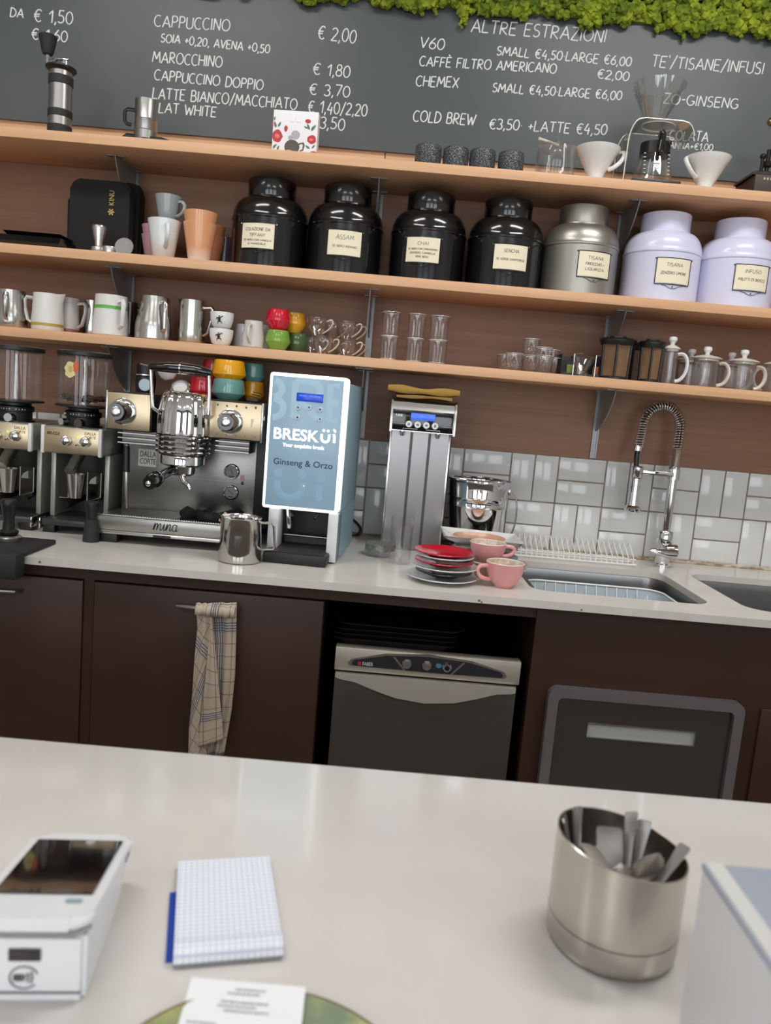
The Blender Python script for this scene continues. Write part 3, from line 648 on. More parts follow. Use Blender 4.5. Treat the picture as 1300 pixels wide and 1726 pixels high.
def zip_case(xl, xr, yt, Y, dep, lab, logo):
    x, wd = span(xl, xr, 400, Y); zt = at((xl + xr) / 2, yt, Y).z - Z2
    t = T('zip_case', lab, 'case', (x, Y + dep / 2, Z2), group='black zip cases')
    rr_ = min(.026, wd * .42); m = MB(); m.prism(rrect(-wd / 2, wd / 2, 0, zt, rr_, 6), dep, FRONT(0, dep / 2, 0))
    es = [e for e in m.bm.edges if abs(e.verts[0].co.y - e.verts[1].co.y) < 1e-6]; bmesh.ops.bevel(m.bm, geom=es, offset=.007, segments=3, affect='EDGES')
    P(t, 'shell', m, black_soft)
    m = MB(); m.tube([(p[0], 0, p[1]) for p in rrect(-wd / 2 - .0008, wd / 2 + .0008, .012, zt + .0008, rr_, 6)], .0028, 6, closed=True); P(t, 'zip', m, black)
    if logo:
        gold = mat('gold_print', (190, 168, 104), .5)
        me = text('KINU', .021, plane_M((.0415, -dep / 2 - .0012, zt * .78), (0, 0, 1), (-1, 0, 0)), None, 'logo', gold, width=.040); me.parent = t
        m = MB()
        for k in range(6): m.box((.034 + .0055 * math.cos(k * PI / 3), -dep / 2 - .001, zt * .60 + .0055 * math.sin(k * PI / 3)), (.0075, .0008, .0036), rot=Matrix.Rotation(-k * PI / 3, 3, 'Y'))
        P(t, 'logo_star', m, gold, smooth=False)
zip_case(116, 216, 303, -.150, .052, 'black zip case with a small gold logo standing on the middle shelf', True)
zip_case(136, 232, 305, -.093, .05, 'plain black zip case behind the one with the gold logo', False)
zip_case(113, 126, 330, -.092, .03, 'slim black case edge peeping out left behind the logo case', False)
# tamper, ring and clear disc
alu = mat('satin_aluminium', (205, 200, 196), .28, 1)
x, wd = span(155, 178, 415, -.225)
t = T('coffee_tamper', 'satin aluminium tamper standing on a ring before the black case', 'tamper', (x + .0, -.225, Z2))
P(t, 'base', MB().lathe([(0, 0), (.02, 0), (.0215, .002), (.0215, .013), (.012, .016), (0, .016)]), alu)
P(t, 'handle', MB().lathe([(.0, .0165), (.012, .0165), (.0125, .03), (.0205, .066), (.0195, .071), (.014, .0735), (0, .074)]), alu)
x, wd = span(172, 196, 420, -.23)
S('metal_ring', MB().lathe([(.014, 0), (.0205, 0), (.021, .003), (.021, .015), (.0205, .017), (.014, .017), (.014, 0)], (x + .001, -.228, Z2)), alu, 'silver ribbed metal ring lying beside the tamper', 'ring', base=(x, -.228, Z2))
a = at(209, 420, -.235)
m = MB(); m.lathe([(0, -.0012), (.0255, -.0012), (.026, 0), (.0255, .0012), (0, .0012)], (a.x, -.235, Z2 + .02), M=Matrix.Rotation(math.radians(78), 4, 'X'))
S('clear_disc', m, glass('frosted_disc', (.85, .83, .83), .25, .7, .25), 'round translucent disc leaning on the shelf beside the metal ring', 'disc', base=(a.x, -.235, Z2))
# stacked cups
def tumbler_prof(rb, rt, h): return [(0, 0), (rb * .9, 0), (rb, .004), (rb + (rt - rb) * .35, h * .4), (rt, h)]
def handled(name, rb, rt, h, m_, loc, ang, lab, grp, hh=(.25, .8), hr=.0055, belly=None):
    t = T(name, lab, 'cup', loc, ang, grp)
    pr = belly or tumbler_prof(rb, rt, h)
    P(t, 'body', MB().lathe(cup(pr, .003)), m_)
    za, zb = h * hh[0], h * hh[1]
    def rad(z):
        for p, q in zip(pr, pr[1:]):
            if p[1] <= z <= q[1] and q[1] > p[1]: return p[0] + (q[0] - p[0]) * (z - p[1]) / (q[1] - p[1])
        return rt
    e = (zb - za) * .75
    P(t, 'handle', MB().tube(bez((rad(zb) - .002, 0, zb), (rad(zb) + e, 0, zb + .006), (rad(za) + e, 0, za), (rad(za) - .002, 0, za), 14), hr, 10, flat=.7), m_)
    return t
grey_c = mat('grey_glaze', (150, 156, 158), .18, coat=.4); lilac_c = mat('mauve_glaze', (178, 138, 148), .22, coat=.4); purple_c = mat('purple_glaze', (92, 76, 92), .25, coat=.3)
grad = mat('white_fade_glaze', (232, 232, 230), .15, coat=.4)
def fade(name, top, bot, h0, h1):
    m = mat(name, top, .2, coat=.4); nt = m.node_tree; tc = nt.nodes.new('ShaderNodeTexCoord'); sx = nt.nodes.new('ShaderNodeSeparateXYZ'); mr = nt.nodes.new('ShaderNodeMapRange'); r = nt.nodes.new('ShaderNodeValToRGB')
    mr.inputs[1].default_value = h0; mr.inputs[2].default_value = h1; r.color_ramp.elements[0].color = lin(bot); r.color_ramp.elements[1].color = lin(top)
    nt.links.new(tc.outputs['Object'], sx.inputs[0]); nt.links.new(sx.outputs[2], mr.inputs[0]); nt.links.new(mr.outputs[0], r.inputs[0]); nt.links.new(r.outputs[0], m.node_tree.nodes['Principled BSDF'].inputs['Base Color'])
    return m
orange_c = fade('orange_dip_glaze', (222, 158, 114), (230, 214, 200), .006, .04)
white_f = fade('white_dip_glaze', (222, 226, 226), (206, 196, 188), .005, .06)
x, wd = span(249, 304, 400, -.2)
handled('latte_cup', .030, wd / 2, .105, white_f, (x, -.2, Z2), -1.15, 'white tall cup with its handle to the front, under the grey cup', 'cups beside the black case', (.28, .86), .006)
xg, wg = span(262, 306, 355, -.16)
handled('latte_cup', .024, wg / 2, .072, grey_c, (xg, -.165, Z2 + .1075), -.25, 'grey cup standing on top of the white cup', 'cups beside the black case')
x, wd = span(237, 285, 400, -.12)
S('mauve_tumbler', MB().lathe(cup(tumbler_prof(.026, .0395, .078), .003), (x, -.115, Z2)), lilac_c, 'lower mauve tumbler half hidden behind the white cup', 'tumbler', 'mauve tumblers', base=(x, -.115, Z2))
S('mauve_tumbler', MB().lathe(cup(tumbler_prof(.026, .0395, .078), .003), (x, -.115, Z2 + .027)), lilac_c, 'upper mauve tumbler nested in the one behind the white cup', 'tumbler', 'mauve tumblers', base=(x, -.115, Z2 + .027))
x, wd = span(309, 366, 390, -.2); r = wd / 2
for z, lb in ((0, 'front lower orange dipped tumbler left of the first black tin'), (.030, 'front upper orange dipped tumbler nested in the lower one')):
    S('orange_tumbler', MB().lathe(cup(tumbler_prof(.030, r, .104), .003), (x, -.2, Z2 + z)), orange_c, lb, 'tumbler', 'orange tumblers', base=(x, -.2, Z2 + z))
x, wd = span(330, 380, 400, -.11); r = wd / 2
for z, lb in ((0, 'rear lower orange tumbler behind the front pair'), (.028, 'rear upper orange tumbler behind the front pair')):
    S('orange_tumbler', MB().lathe(cup(tumbler_prof(.028, r, .090), .003), (x, -.115, Z2 + z)), mat('orange_glaze', (196, 130, 92), .2, coat=.4), lb, 'tumbler', 'orange tumblers', base=(x, -.115, Z2 + z))
x, wd = span(362, 396, 400, -.07)
S('purple_tumbler', MB().lathe(cup(tumbler_prof(.024, .034, .10), .003), (x - .004, -.048, Z2)), purple_c, 'dark purple tumbler in the shade behind the orange ones', 'tumbler', base=(x, -.048, Z2))
# ================================================================== lowest shelf: pitchers
def pitcher(xl, xr, yt, y, Y, m_, ang, lab, taper=1.15, band=None, belly=0, hm=None, zscale=1):
    """milk pitcher; ang turns the handle (0 = to the right, -90 = towards the bar)"""
    x, wd = span(xl, xr, y, Y); zt = at((xl + xr) / 2, yt, Y).z - Z3; r = wd / 2; rt = r / taper if taper > 1 else r
    t = T('milk_pitcher', lab, 'pitcher', (x, Y, Z3), math.radians(ang), 'milk pitchers on the lowest shelf')
    pr = [(0, 0), (r * .93, 0), (r, .004), (r * (1 + belly), zt * .3), (r * .97, zt * .42), (rt * 1.02, zt * .75), (rt, zt)]
    def spout(v):
        a = abs(abs(math.atan2(v.y, v.x)) - PI); f = max(0, (v.z / zt - .72) / .28) * max(0, 1 - a / .5)
        return (v.x * (1 + .28 * f), v.y, v.z + .004 * f)
    P(t, 'body', MB().lathe(cup(pr, .0014), seg=48, fn=spout), m_)
    za, zb = zt * .2, zt * .86; e = .026
    m = MB(); m.tube([(rt * .98, 0, zb), (rt + e * .8, 0, zb + .002), (rt + e, 0, zb - .006), (rt + e * .98, 0, (za + zb) / 2 + .008), (r + e * .5, 0, za + .008), (r * .99, 0, za)], .0065, 10, flat=.45)
    P(t, 'handle', m, hm or m_)
    if band:
        z0, z1, col, nm = band
        P(t, 'printed_band', MB().lathe([(r * 1.004, zt * z0), (r * (1.006 if z1 < .5 else .965 / 1.0), zt * z1)], seg=48) if z1 < .5 else MB().lathe([(rt * 1.06, zt * z0), (rt * 1.035, zt * z1)], seg=48), mat(nm, col, .4))
    return t
white_e = mat('white_enamel', (222, 220, 216), .32, coat=.2); cream_e = mat('pale_grey_enamel', (196, 194, 192), .35, coat=.2)
pitcher(-6, 44, 490, 520, -.20, steel, -80, 'polished steel pitcher at the far left end, handle to the front', 1.12, belly=.06)
pitcher(55, 106, 496, 530, -.20, white_e, 180, 'white pitcher with a gold band near its base and handle to the left', 1.1, (.12, .20, (176, 156, 60), 'gold_band'))
pitcher(100, 134, 503, 530, -.135, cream_e, -12, 'pale grey pitcher half behind the gold banded one', 1.08, (.06, .14, (150, 96, 84), 'rust_band'))
pitcher(141, 170, 507, 530, -.10, steel, 170, 'steel pitcher half hidden behind the green banded white one', 1.1)
pitcher(158, 216, 499, 530, -.20, white_e, -42, 'white pitcher with a green band under its rim', 1.13, (.66, .74, (98, 176, 70), 'green_band'))
pitcher(204, 232, 510, 540, -.09, dark_steel, 10, 'dark steel pitcher in the shade behind the green banded one', 1.1)
pitcher(229, 292, 501, 540, -.19, steel, -48, 'large tapered steel pitcher, widest of the row', 1.3)
pitcher(302, 346, 507, 540, -.19, steel, -12, 'tall slim steel pitcher left of the turtle cups', 1.02)

# ------------------------------------------------------------------ cups
turtle = mat('turtle_print', (44, 46, 40), .5)
def turtle_cup(z, xl, xr, y, lab):
    x, wd = span(xl, xr, y, -.2); r = wd / 2; h = .046
    t = T('turtle_cup', lab, 'cup', (x, -.2, Z3 + z), group='white cups with a turtle print')
    P(t, 'body', MB().lathe(cup([(0, 0), (r * .55, 0), (r * .8, .008), (r * .96, .026), (r, h)], .003)), white_c)
    R = lambda zz: r * (.8 + .2 * min(1, (zz - .008) / .022)) + .0004
    m = MB()
    def pt(u, v): zz = .024 + v; return Vector((R(zz) * math.sin(u / r), -R(zz) * math.cos(u / r), zz))
    m.grid(lambda a, b: pt(math.cos(2 * PI * a) * .0042 * b, math.sin(2 * PI * a) * .007 * b), 12, 3, closed_u=True)
    for u0, v0, u1, v1 in ((.003, .005, .012, .010), (-.003, .005, -.010, .000), (.003, -.005, .009, -.010), (-.003, -.005, -.006, -.012), (0, .006, .001, .012)):
        m.tube([pt(u0 + (u1 - u0) * k / 4, v0 + (v1 - v0) * k / 4 + .002 * math.sin(k / 4 * PI)) for k in range(5)], [.0016, .0016, .0014, .001, .0004], 6)
    P(t, 'turtle_motif', m, turtle)
turtle_cup(0, 353, 393, 565, 'lower white espresso cup with a black turtle print')
turtle_cup(.0465, 354, 394, 540, 'upper white espresso cup with a black turtle print, stacked on another')
jug_c = mat('pale_stoneware', (206, 203, 198), .28, coat=.25)
x, wd = span(409, 446, 560, -.205)
jp = [(0, 0), (.027, 0), (.031, .004), (.031, .03), (.027, .055), (.0255, .076)]
handled('small_jug', 0, 0, .076, jug_c, (x, -.205, Z3), -PI / 2 - .1, 'small pale stoneware jug with its handle to the front', 'small stoneware jugs', (.18, .82), .0045, jp)
x, wd = span(391, 420, 560, -.17)
handled('small_jug', 0, 0, .070, mat('grey_stoneware', (176, 176, 176), .28, coat=.25), (x + .004, -.135, Z3), PI / 2 + .4, 'small grey jug tucked between the turtle cups and the pale jug', 'small stoneware jugs', (.18, .82), .0045, jp[:-1] + [(.0255, .070)])
x, wd = span(432, 455, 555, -.12)
handled('small_jug', 0, 0, .076, jug_c, (x, -.095, Z3), .2, 'small pale jug hidden behind the red and green cups', 'small stoneware jugs', (.18, .82), .0045, jp)
def faceted(xl, xr, y, Y, z, col, nm, lab, seg=8, h=.056, flip=False, grp='coloured faceted cups on the shelf', base=None, name='faceted_cup'):
    x, wd = span(xl, xr, y, Y); r = wd / 2
    pr = [(0, 0), (r * .58, 0), (r * .62, .003), (r * .98, h * .42), (r * 1.0, h * .48), (r * .82, h)]
    if flip: pr = [(0, 0), (r * .84, 0), (r * .88, h * .08), (r * 1.0, h * .55), (r * .82, h * .95), (r * .8, h)]
    b = (x, Y, (Z3 if base is None else base) + z)
    m = MB(); m.lathe(cup(pr, .003), b, seg=28)
    return S(name, m, mat(nm, col, .15, coat=.5), lab, 'cup', grp, base=b)
faceted(447, 490, 572, -.2, 0, (122, 162, 62), 'green_glaze', 'lime green rounded cup under the red one')
faceted(448, 490, 540, -.2, .0575, (206, 24, 50), 'red_glaze', 'bright red rounded cup on top of the lime green one')
faceted(482, 520, 574, -.15, 0, (66, 96, 52), 'dark_green_glaze', 'dark green cup behind the lime green one')
faceted(498, 524, 574, -.10, 0, (72, 124, 122), 'petrol_glaze', 'petrol teal cup behind the dark green one')
faceted(478, 516, 545, -.15, .0575, (216, 160, 40), 'ochre_glaze', 'ochre yellow cup stacked behind the red one')
# glass espresso cups with looped handles
def glass_cup(px_, py_, Y, z, lab, ang=-.25, r=.030, h=.050):
    x = at(px_, py_, Y).x
    t = T('glass_espresso_cup', lab, 'cup', (x, Y, Z3 + z), ang, 'clear glass espresso cups')
    P(t, 'bowl', MB().lathe(cup([(0, 0), (r * .5, 0), (r * .52, .004), (r * .9, .022), (r, h)], .0018, .005), seg=32), clear)
    P(t, 'handle', MB().tube(bez((r * .98, 0, h * .82), (r * 1.7, 0, h * 1.15), (r * 1.9, 0, h * .55), (r * .6, 0, h * .16), 12), .0022, 8), mat('glass_rod', (206, 190, 178), .1, coat=.6))
for a_ in ((545, 578, -.205, 0, 'front lower glass espresso cup of the cluster, nearest the shelf edge'), (535, 546, -.205, .051, 'front upper glass espresso cup left in the cluster'), (528, 575, -.14, 0, 'glass espresso cup behind the front one, beside the teal cup'),
           (585, 580, -.165, 0, 'lower glass espresso cup at the right of the cluster'), (584, 552, -.165, .051, 'upper glass espresso cup at the right of the cluster'), (592, 582, -.10, 0, 'rear lower glass espresso cup next to the shelf upright'), (592, 556, -.10, .051, 'rear upper glass espresso cup next to the shelf upright'), (560, 552, -.12, .051, 'rear glass espresso cup in the middle of the cluster')):
    if a_[3] and a_[0] == 560:
        glass_cup(560, 580, -.10, 0, 'rear lower glass espresso cup in the middle of the cluster')
        glass_cup(560, 552, -.10, .051, 'rear upper glass espresso cup in the middle of the cluster')
    else: glass_cup(*a_)
RIM_GLINT = mat('glass_rim_glint', (206, 202, 198), .1, coat=.6)  # pale opaque colour imitating the highlights on glass rims and feet
# tall glasses, stacked in three pairs
for (xl, xr, y), nm in zip(((640, 671, 585), (684, 714, 588), (721, 754, 590)), ('left', 'middle', 'right')):
    x, wd = span(xl, xr, y, -.2); r = wd / 2
    for z, w_ in ((0, 'lower'), (.0635, 'upper')):
        t = T('tall_glass', f'{w_} clear tumbler of the {nm} one of three glass stacks', 'glass', (x, -.2, Z3 + z), 0, 'stacked clear tumblers')
        def flu(v, r=r):
            a = math.atan2(v.y, v.x); k = 1 + (.05 * math.cos(a * 12) if v.z < .05 else 0); return (v.x * k, v.y * k, v.z)
        P(t, 'body', MB().lathe(cup([(0, 0), (r * .84, 0), (r * .88, .004), (r * .93, .04), (r, .0555), (r, .0665)] if w_ == 'lower' else [(0, 0), (r * .82, 0), (r * .86, .004), (r * .92, .04), (r, .056), (r, .07)], .0016, .006), seg=72, fn=flu), clear)
        P(t, 'rim', MB().tube([(r * .985 * math.cos(a * PI / 18), r * .985 * math.sin(a * PI / 18), .0672 if w_ == 'lower' else .0705) for a in range(36)], .0008, 5, closed=True), RIM_GLINT)
        P(t, 'foot', MB().tube([(r * .85 * math.cos(a * PI / 18), r * .85 * math.sin(a * PI / 18), .0045) for a in range(36)], .0010, 5, closed=True), RIM_GLINT)  # rim and foot rings are painted highlights laid on the clear body
# little glasses
def small_glass(px_, py_, Y, z, lab, r=.026, h=.049):
    x = at(px_, py_, Y).x
    def flu(v):
        a = math.atan2(v.y, v.x); k = 1 + (.06 * math.cos(a * 9) if v.z < h * .75 else 0); return (v.x * k, v.y * k, v.z)
    t = T('small_glass', lab, 'glass', (x, Y, Z3 + z), 0, 'small clear glasses')
    P(t, 'rim', MB().tube([(r * .985 * math.cos(a * PI / 16), r * .985 * math.sin(a * PI / 16), h + .0004) for a in range(32)], .0007, 5, closed=True), RIM_GLINT)  # pale ring paints the highlight along the rim
    P(t, 'body', MB().lathe(cup([(0, 0), (r * .72, 0), (r * .78, .003), (r * .9, h * .5), (r, h * .8), (r, h)], .0016, .006), seg=54, fn=flu), clear)
small_glass(867, 608, -.2, 0, 'single small clear glass left of the glass pile')
small_glass(852, 608, -.12, 0, 'small clear glass behind the single one at the pile\'s left')
small_glass(895, 610, -.17, 0, 'lower small glass at the left of the pile'); small_glass(895, 590, -.17, .0465, 'upper small glass at the left of the pile')
small_glass(917, 612, -.205, 0, 'lower small glass at the front of the pile'); small_glass(917, 590, -.205, .0225, 'upper small glass nested in the front one of the pile')
small_glass(934, 612, -.15, 0, 'lower small glass at the right of the pile'); small_glass(930, 590, -.15, .0225, 'upper small glass nested at the right of the pile')
# black sugar caddy with a glass cone before it
x, wd = span(943, 1008, 614, -.155)
t = T('packet_caddy', 'black open caddy with wire handles holding fruit tea packets', 'caddy', (x, -.15, Z3))
m = MB(); m.b2(-wd / 2, wd / 2, -.04, -.038, 0, .010); m.b2(-wd / 2, wd / 2, .038, .04, 0, .062); m.b2(-wd / 2, -wd / 2 + .002, -.04, .04, 0, .062); m.b2(wd / 2 - .002, wd / 2, -.04, .04, 0, .062); m.b2(-wd / 2, wd / 2, -.04, .04, 0, .002); P(t, 'tray', m, black, smooth=False)
for sx in (-.022, .040):
    P(t, 'wire_handle', MB().tube([(sx, -.042, .0), (sx, -.042, .064), (sx + .022, -.042, .066), (sx + .022, .03, .066)], .0022, 6), steel)
for sx, col in ((-.030, (120, 132, 56)), (.046, (150, 92, 50)), (0, (160, 156, 144))):
    P(t, 'packet', MB().b2(sx - .008, sx + .008, -.030, -.02, .0025, .034, .001), mat('packet_%d' % col[0], col, .6))
a = at(981, 616, -.21)
S('glass_cone', MB().lathe(cup([(0, 0), (.020, 0), (.021, .003), (.016, .018), (.034, .053), (.0345, .056)], .0016, .005), (a.x, -.212, Z3)), clear, 'clear flared glass bowl standing before the black packet caddy', 'glass', base=(a.x, -.212, Z3))
# tea strainer canisters: amber mesh panels in a black frame
amber = mat('amber_filter', (126, 98, 68), .3, noise=((108, 80, 54), (40, 40, 20), (.35, .65)), coat=.3)
for (xl, xr, y, Y), lb in (((1011, 1065, 610, -.185), 'left black lidded filter canister with amber panels'), ((1076, 1116, 616, -.19), 'right black lidded filter canister with amber panels, beside the teapots'), ((1048, 1084, 606, -.075), 'black lidded filter canister behind the other two')):
    x, wd = span(xl, xr, y, Y); r = wd / 2
    t = T('filter_canister', lb, 'canister', (x, Y, Z3), .26, 'black filter canisters')
    P(t, 'filter', MB().lathe([(0, .002), (r * .86, .002), (r * .95, .098), (0, .098)], seg=6), amber, smooth=False)
    for k in range(6):
        a = PI / 3 * k; P(t, 'rib', MB().tube([(r * .87 * math.cos(a), r * .87 * math.sin(a), .0), (r * .96 * math.cos(a), r * .96 * math.sin(a), .098)], .0035, 6), black)
    P(t, 'base_ring', MB().lathe([(0, 0), (r * .92, 0), (r * .92, .008), (r * .8, .010), (0, .010)]), black)
    P(t, 'lid', MB().lathe([(0, .097), (r * 1.0, .097), (r * 1.10, .106), (r * 1.12, .112), (r * 1.0, .116), (r * .55, .118), (r * .53, .122), (0, .122)]), black)
# glass teapots with white lids
lidw = mat('white_lid', (220, 216, 206), .3)
def teapot(px_, py_, Y, ang, lab, hm=None, h=.080, r=.036, base=False):
    x = at(px_, py_, Y).x
    t = T('glass_teapot', lab, 'teapot', (x, Y, Z3), ang, 'glass teapots with white knobs')
    P(t, 'vessel', MB().lathe(cup([(0, 0), (r * .96, 0), (r, .003), (r, h * .9), (r * .97, h)], .0016, .003)), clear)
    P(t, 'lid', MB().lathe([(0, h - .006), (r * .9, h - .006), (r * .9, h), (r * 1.16, h + .001), (r * 1.17, h + .003), (r * .8, h + .008), (.008, h + .012), (0, h + .012)]), lidw)
    P(t, 'knob', MB().lathe([(0, 0), (.006, 0), (.0065, .006), (.0115, .013), (.011, .021), (.007, .023), (0, .0235)], (0, 0, h + .012)), white_p)
    P(t, 'handle', MB().tube(bez((r - .001, 0, h * .86), (r + .036, 0, h * 1.02), (r + .036, 0, h * .12), (r - .001, 0, h * .1), 14), .0042, 8, flat=1.3), hm or mat('glass_handle', (208, 200, 190), .12, coat=.5))
    P(t, 'infuser', MB().lathe([(r * .55, .012), (r * .55, h - .007)]), glass('infuser_glass', (.97, .96, .95), .05, .35))
def small_pot(px_, Y, z): pass
teapot(1130, 612, -.205, -.55, 'slim glass teapot with a high white knob and broad white handle, beside the filter canisters', white_p, .098, .020)
teapot(1098, 600, -.06, 1.0, 'glass teapot behind the filter canisters, only its knob showing', None, .092, .028)
teapot(1190, 618, -.195, -.5, 'glass teapot in the front row, between the broad white handle and another teapot')
teapot(1165, 608, -.10, .5, 'rear glass teapot behind the gap of the first two front ones')
teapot(1252, 624, -.195, -.15, 'glass teapot in the front row, second from the right edge')
teapot(1232, 615, -.10, -.3, 'rear glass teapot behind the second front one from the right')
teapot(1312, 630, -.19, 2.6, 'glass teapot cut off by the right edge of the picture')
# ================================================================== coffee grinders
panel_g = mat('grey_green_steel', (172, 174, 164), .4, .6)
smoke_d = mat('charcoal_panel', (58, 55, 53), .35, .6)
clear_sheet = glass('clear_sheet', (.9, .9, .88), .08, .5)
bean = mat('coffee_bean', (58, 34, 24), .45)
led = mat('green_led', (190, 230, 60), .5, emit=(190, 230, 60), es=1.2)
def grinder(x0, lab, beans, name_):
    """x0: left edge of the 16 cm wide head; front of the head at y = -.41"""
    W_ = .161; xc = x0 + W_ / 2
    t = T('coffee_grinder', lab, 'coffee grinder', (xc, -.26, ZC), group='coffee grinders')
    def p(n, m_, mb, **k): return P(t, n, mb, m_, world=True, **k)
    z0, z1 = 1.117, 1.188
    p('head', panel_g, MB().b2(x0, x0 + W_, -.405, -.10, z0, z1, .006))
    p('front_panel', champagne, MB().b2(x0 + .008, x0 + W_ - .008, -.4095, -.4045, z0 + .003, z1 - .003, .001))
    for xx in (x0 + .0045, x0 + W_ - .0045): p('edge_trim', white_e, MB().b2(xx - .005, xx + .005, -.412, -.398, z0 - .002, z1 + .002, .003))
    p('body', smoke_d, MB().b2(x0 + .014, x0 + W_ - .014, -.235, -.10, .925, z0))
    for xx in (x0 + .007, x0 + W_ - .007): p('side_panel', panel_g, MB().b2(xx - .007, xx + .007, -.345, -.10, .938, z0, .003))
    p('base_tray', mat('tray_grey', (70, 69, 68), .35, .5), MB().b2(x0 + .002, x0 + W_ - .002, -.40, -.10, .922, .938, .002))
    for xx in (x0 + .018, x0 + W_ - .018):
        for yy in (-.375, -.13): p('foot', black, MB().b2(xx - .016, xx + .016, yy - .016, yy + .016, ZC, .922, .002))
        p('tray_end', chrome, MB().b2(xx - .021 if xx < xc else xx + .017, xx - .017 if xx < xc else xx + .021, -.404, -.37, .912, .940, .001))
    kn = []
    for k in (-.012, .040):
        kb = p('knob', chrome, MB().lathe([(0, 0), (.0125, 0), (.0135, .004), (.0125, .016), (.010, .018), (0, .0185)], (xc + k, -.4095, 1.153), M=Matrix.Rotation(PI / 2, 4, 'X')))
    p('indicator_light', led, MB().ball((xc + .018, -.4105, 1.163), .003, 1))
    p('toggle', chrome, MB().tube([(xc + .017, -.409, 1.146), (xc + .017, -.42, 1.143)], .0026, 6))
    m = MB(); write(m, "max" if name_ else "max", plane_M((x0 + .016, -.4102, 1.166), (1, 0, 0), (0, 0, 1)), .034, .013, .0007, gap=.02); p('panel_script', mat('panel_print', (96, 78, 60), .6), m)
    for k, s_ in enumerate(("DALLA", "CORTE")):
        me = text(s_, .0105, plane_M((x0 + W_ - .031, -.4102, 1.172 - k * .010), (1, 0, 0), (0, 0, 1)), t, 'maker_print', mat('panel_print', (96, 78, 60), .6), width=.030)
    p('spout', steel, MB().tube([(xc - .01, -.30, z0 + .01), (xc - .012, -.335, z0 - .012), (xc - .018, -.37, z0 - .05)], [.018, .0175, .0155], 20))
    p('dosing_cup', steel, MB().lathe(cup([(0, 0), (.018, 0), (.026, .062), (.027, .066)], .0012), (xc - .014, -.335, .992)))
    p('clear_shield', clear_sheet, MB().b2(xc - .058, xc - .034, -.338, -.336, .990, 1.062)); p('clear_shield', clear_sheet, MB().b2(xc + .018, xc + .055, -.338, -.336, .985, 1.066))
    m = MB()
    for q in ([(-.058, .990), (-.034, .990), (-.034, 1.062)], [(.018, 1.066), (.018, .985), (.055, .998), (.055, 1.066)]): m.tube([(xc + a, -.337, b) for a, b in q], .0012, 5)
    p('shield_edge', mat('acrylic_edge', (226, 220, 208), .15, coat=.5), m)
    p('clamp', mat('clamp_grey', (150, 148, 148), .35, .7), MB().prism([(0, 0), (.02, 0), (.02, .022), (.006, .012)], .014, plane_M((xc + .026, -.336, 1.036), (1, 0, 0), (0, 0, 1))))
    p('fork', black, MB().tube([(xc - .005, -.24, .99), (xc - .02, -.30, .982), (xc - .035, -.345, .970)], .008, 10).tube([(xc + .02, -.24, .988), (xc + .03, -.33, .975)], .008, 10))
    p('warning_tag', mat('tag_red', (186, 120, 112), .6), MB().b2(xc + .044, xc + .054, -.2365, -.235, 1.072, 1.092))
    # collar, adjusting ring, hopper
    hx = xc - .002; hy = -.33
    p('collar', black, MB().lathe([(.05, z1), (.05, z1 + .004), (.043, z1 + .006), (.043, z1 + .026), (.048, z1 + .028), (.048, z1 + .040), (.040, z1 + .044), (.040, z1 + .05), (.072, z1 + .054), (.072, z1 + .058), (0, z1 + .058)], (hx, hy, 0)))
    m = MB()
    for k in range(14):
        a = -PI / 2 + (k - 7) * .16; 
        if k in (3, 4, 9): continue
        m.box((hx + .0482 * math.cos(a), hy + .0482 * math.sin(a), z1 + .034), (.002, .002, .0018 if k % 2 else .004))
    p('scale_print', chalk, m, smooth=False)
    p('lock_screw', chrome, MB().tube([(hx + .012, hy - .04, z1 + .012), (hx + .012, hy - .066, z1 + .012)], .011, 16)); p('lock_screw', chrome, MB().tube([(hx - .034, hy - .03, z1 + .012), (hx - .04, hy - .05, z1 + .012)], .009, 16))
    R = .0685
    p('hopper', clear, MB().lathe([(R, z1 + .0585), (R, z1 + .188)], (hx, hy, 0), seg=56))
    p('hopper_lid', black, MB().lathe([(0, z1 + .188), (R * 1.0, z1 + .188), (R * 1.04, z1 + .190), (R * 1.04, z1 + .199), (R * .9, z1 + .202), (0, z1 + .202)], (hx, hy, 0), seg=56))
    m = MB(); m.lathe([(.012, z1 + .058), (.014, z1 + .06), (.007, z1 + .18), (0, z1 + .18)], (hx, hy, 0), seg=16); p('hopper_rod', glass('rod_clear', (.85, .82, .8), .2, .7), m)
    if beans:
        q = random.Random(5); m = MB()
        for k in range(240):
            a = q.uniform(0, 2 * PI); rr = R * .93 * math.sqrt(q.random()); zz = z1 + .064 + q.uniform(0, .010) + .012 * (rr / R)
            m.ball((hx + rr * math.cos(a), hy + rr * math.sin(a), zz), .0052, 1, (1, .7, .65))
        o = p('coffee_beans', bean, m); o['kind'] = 'stuff'
        def cy(u, v): a = -PI / 2 + u / R; return Vector((hx + (R + .0006) * math.cos(a), hy + (R + .0006) * math.sin(a), v))
        for nm, cx, cz, rx, rz, col in (('sticker', -.012, z1 + .150, .016, .021, (220, 206, 150)), ('sticker_tuft', .004, z1 + .158, .007, .015, (206, 96, 66)), ('sticker_ink', -.010, z1 + .152, .006, .009, (196, 176, 110))):
            e = .0004 if nm != 'sticker' else 0
            m = MB(); m.grid(lambda a, b: cy(cx + rx * b * math.cos(2 * PI * a) * (1 + .18 * math.sin(a * 2 * PI * 7)), cz + rz * b * math.sin(2 * PI * a)) + Vector((0, -e - (.0004 if nm == 'sticker_ink' else 0), 0)), 28, 4, closed_u=True); p(nm, mat(nm, col, .6), m)
    return t
grinder(-.924, 'coffee grinder with beans and a cream sticker on its hopper, right beside the espresso machine', True, True)
grinder(-1.110, 'coffee grinder with an empty clear hopper, cut by the left edge', False, False)

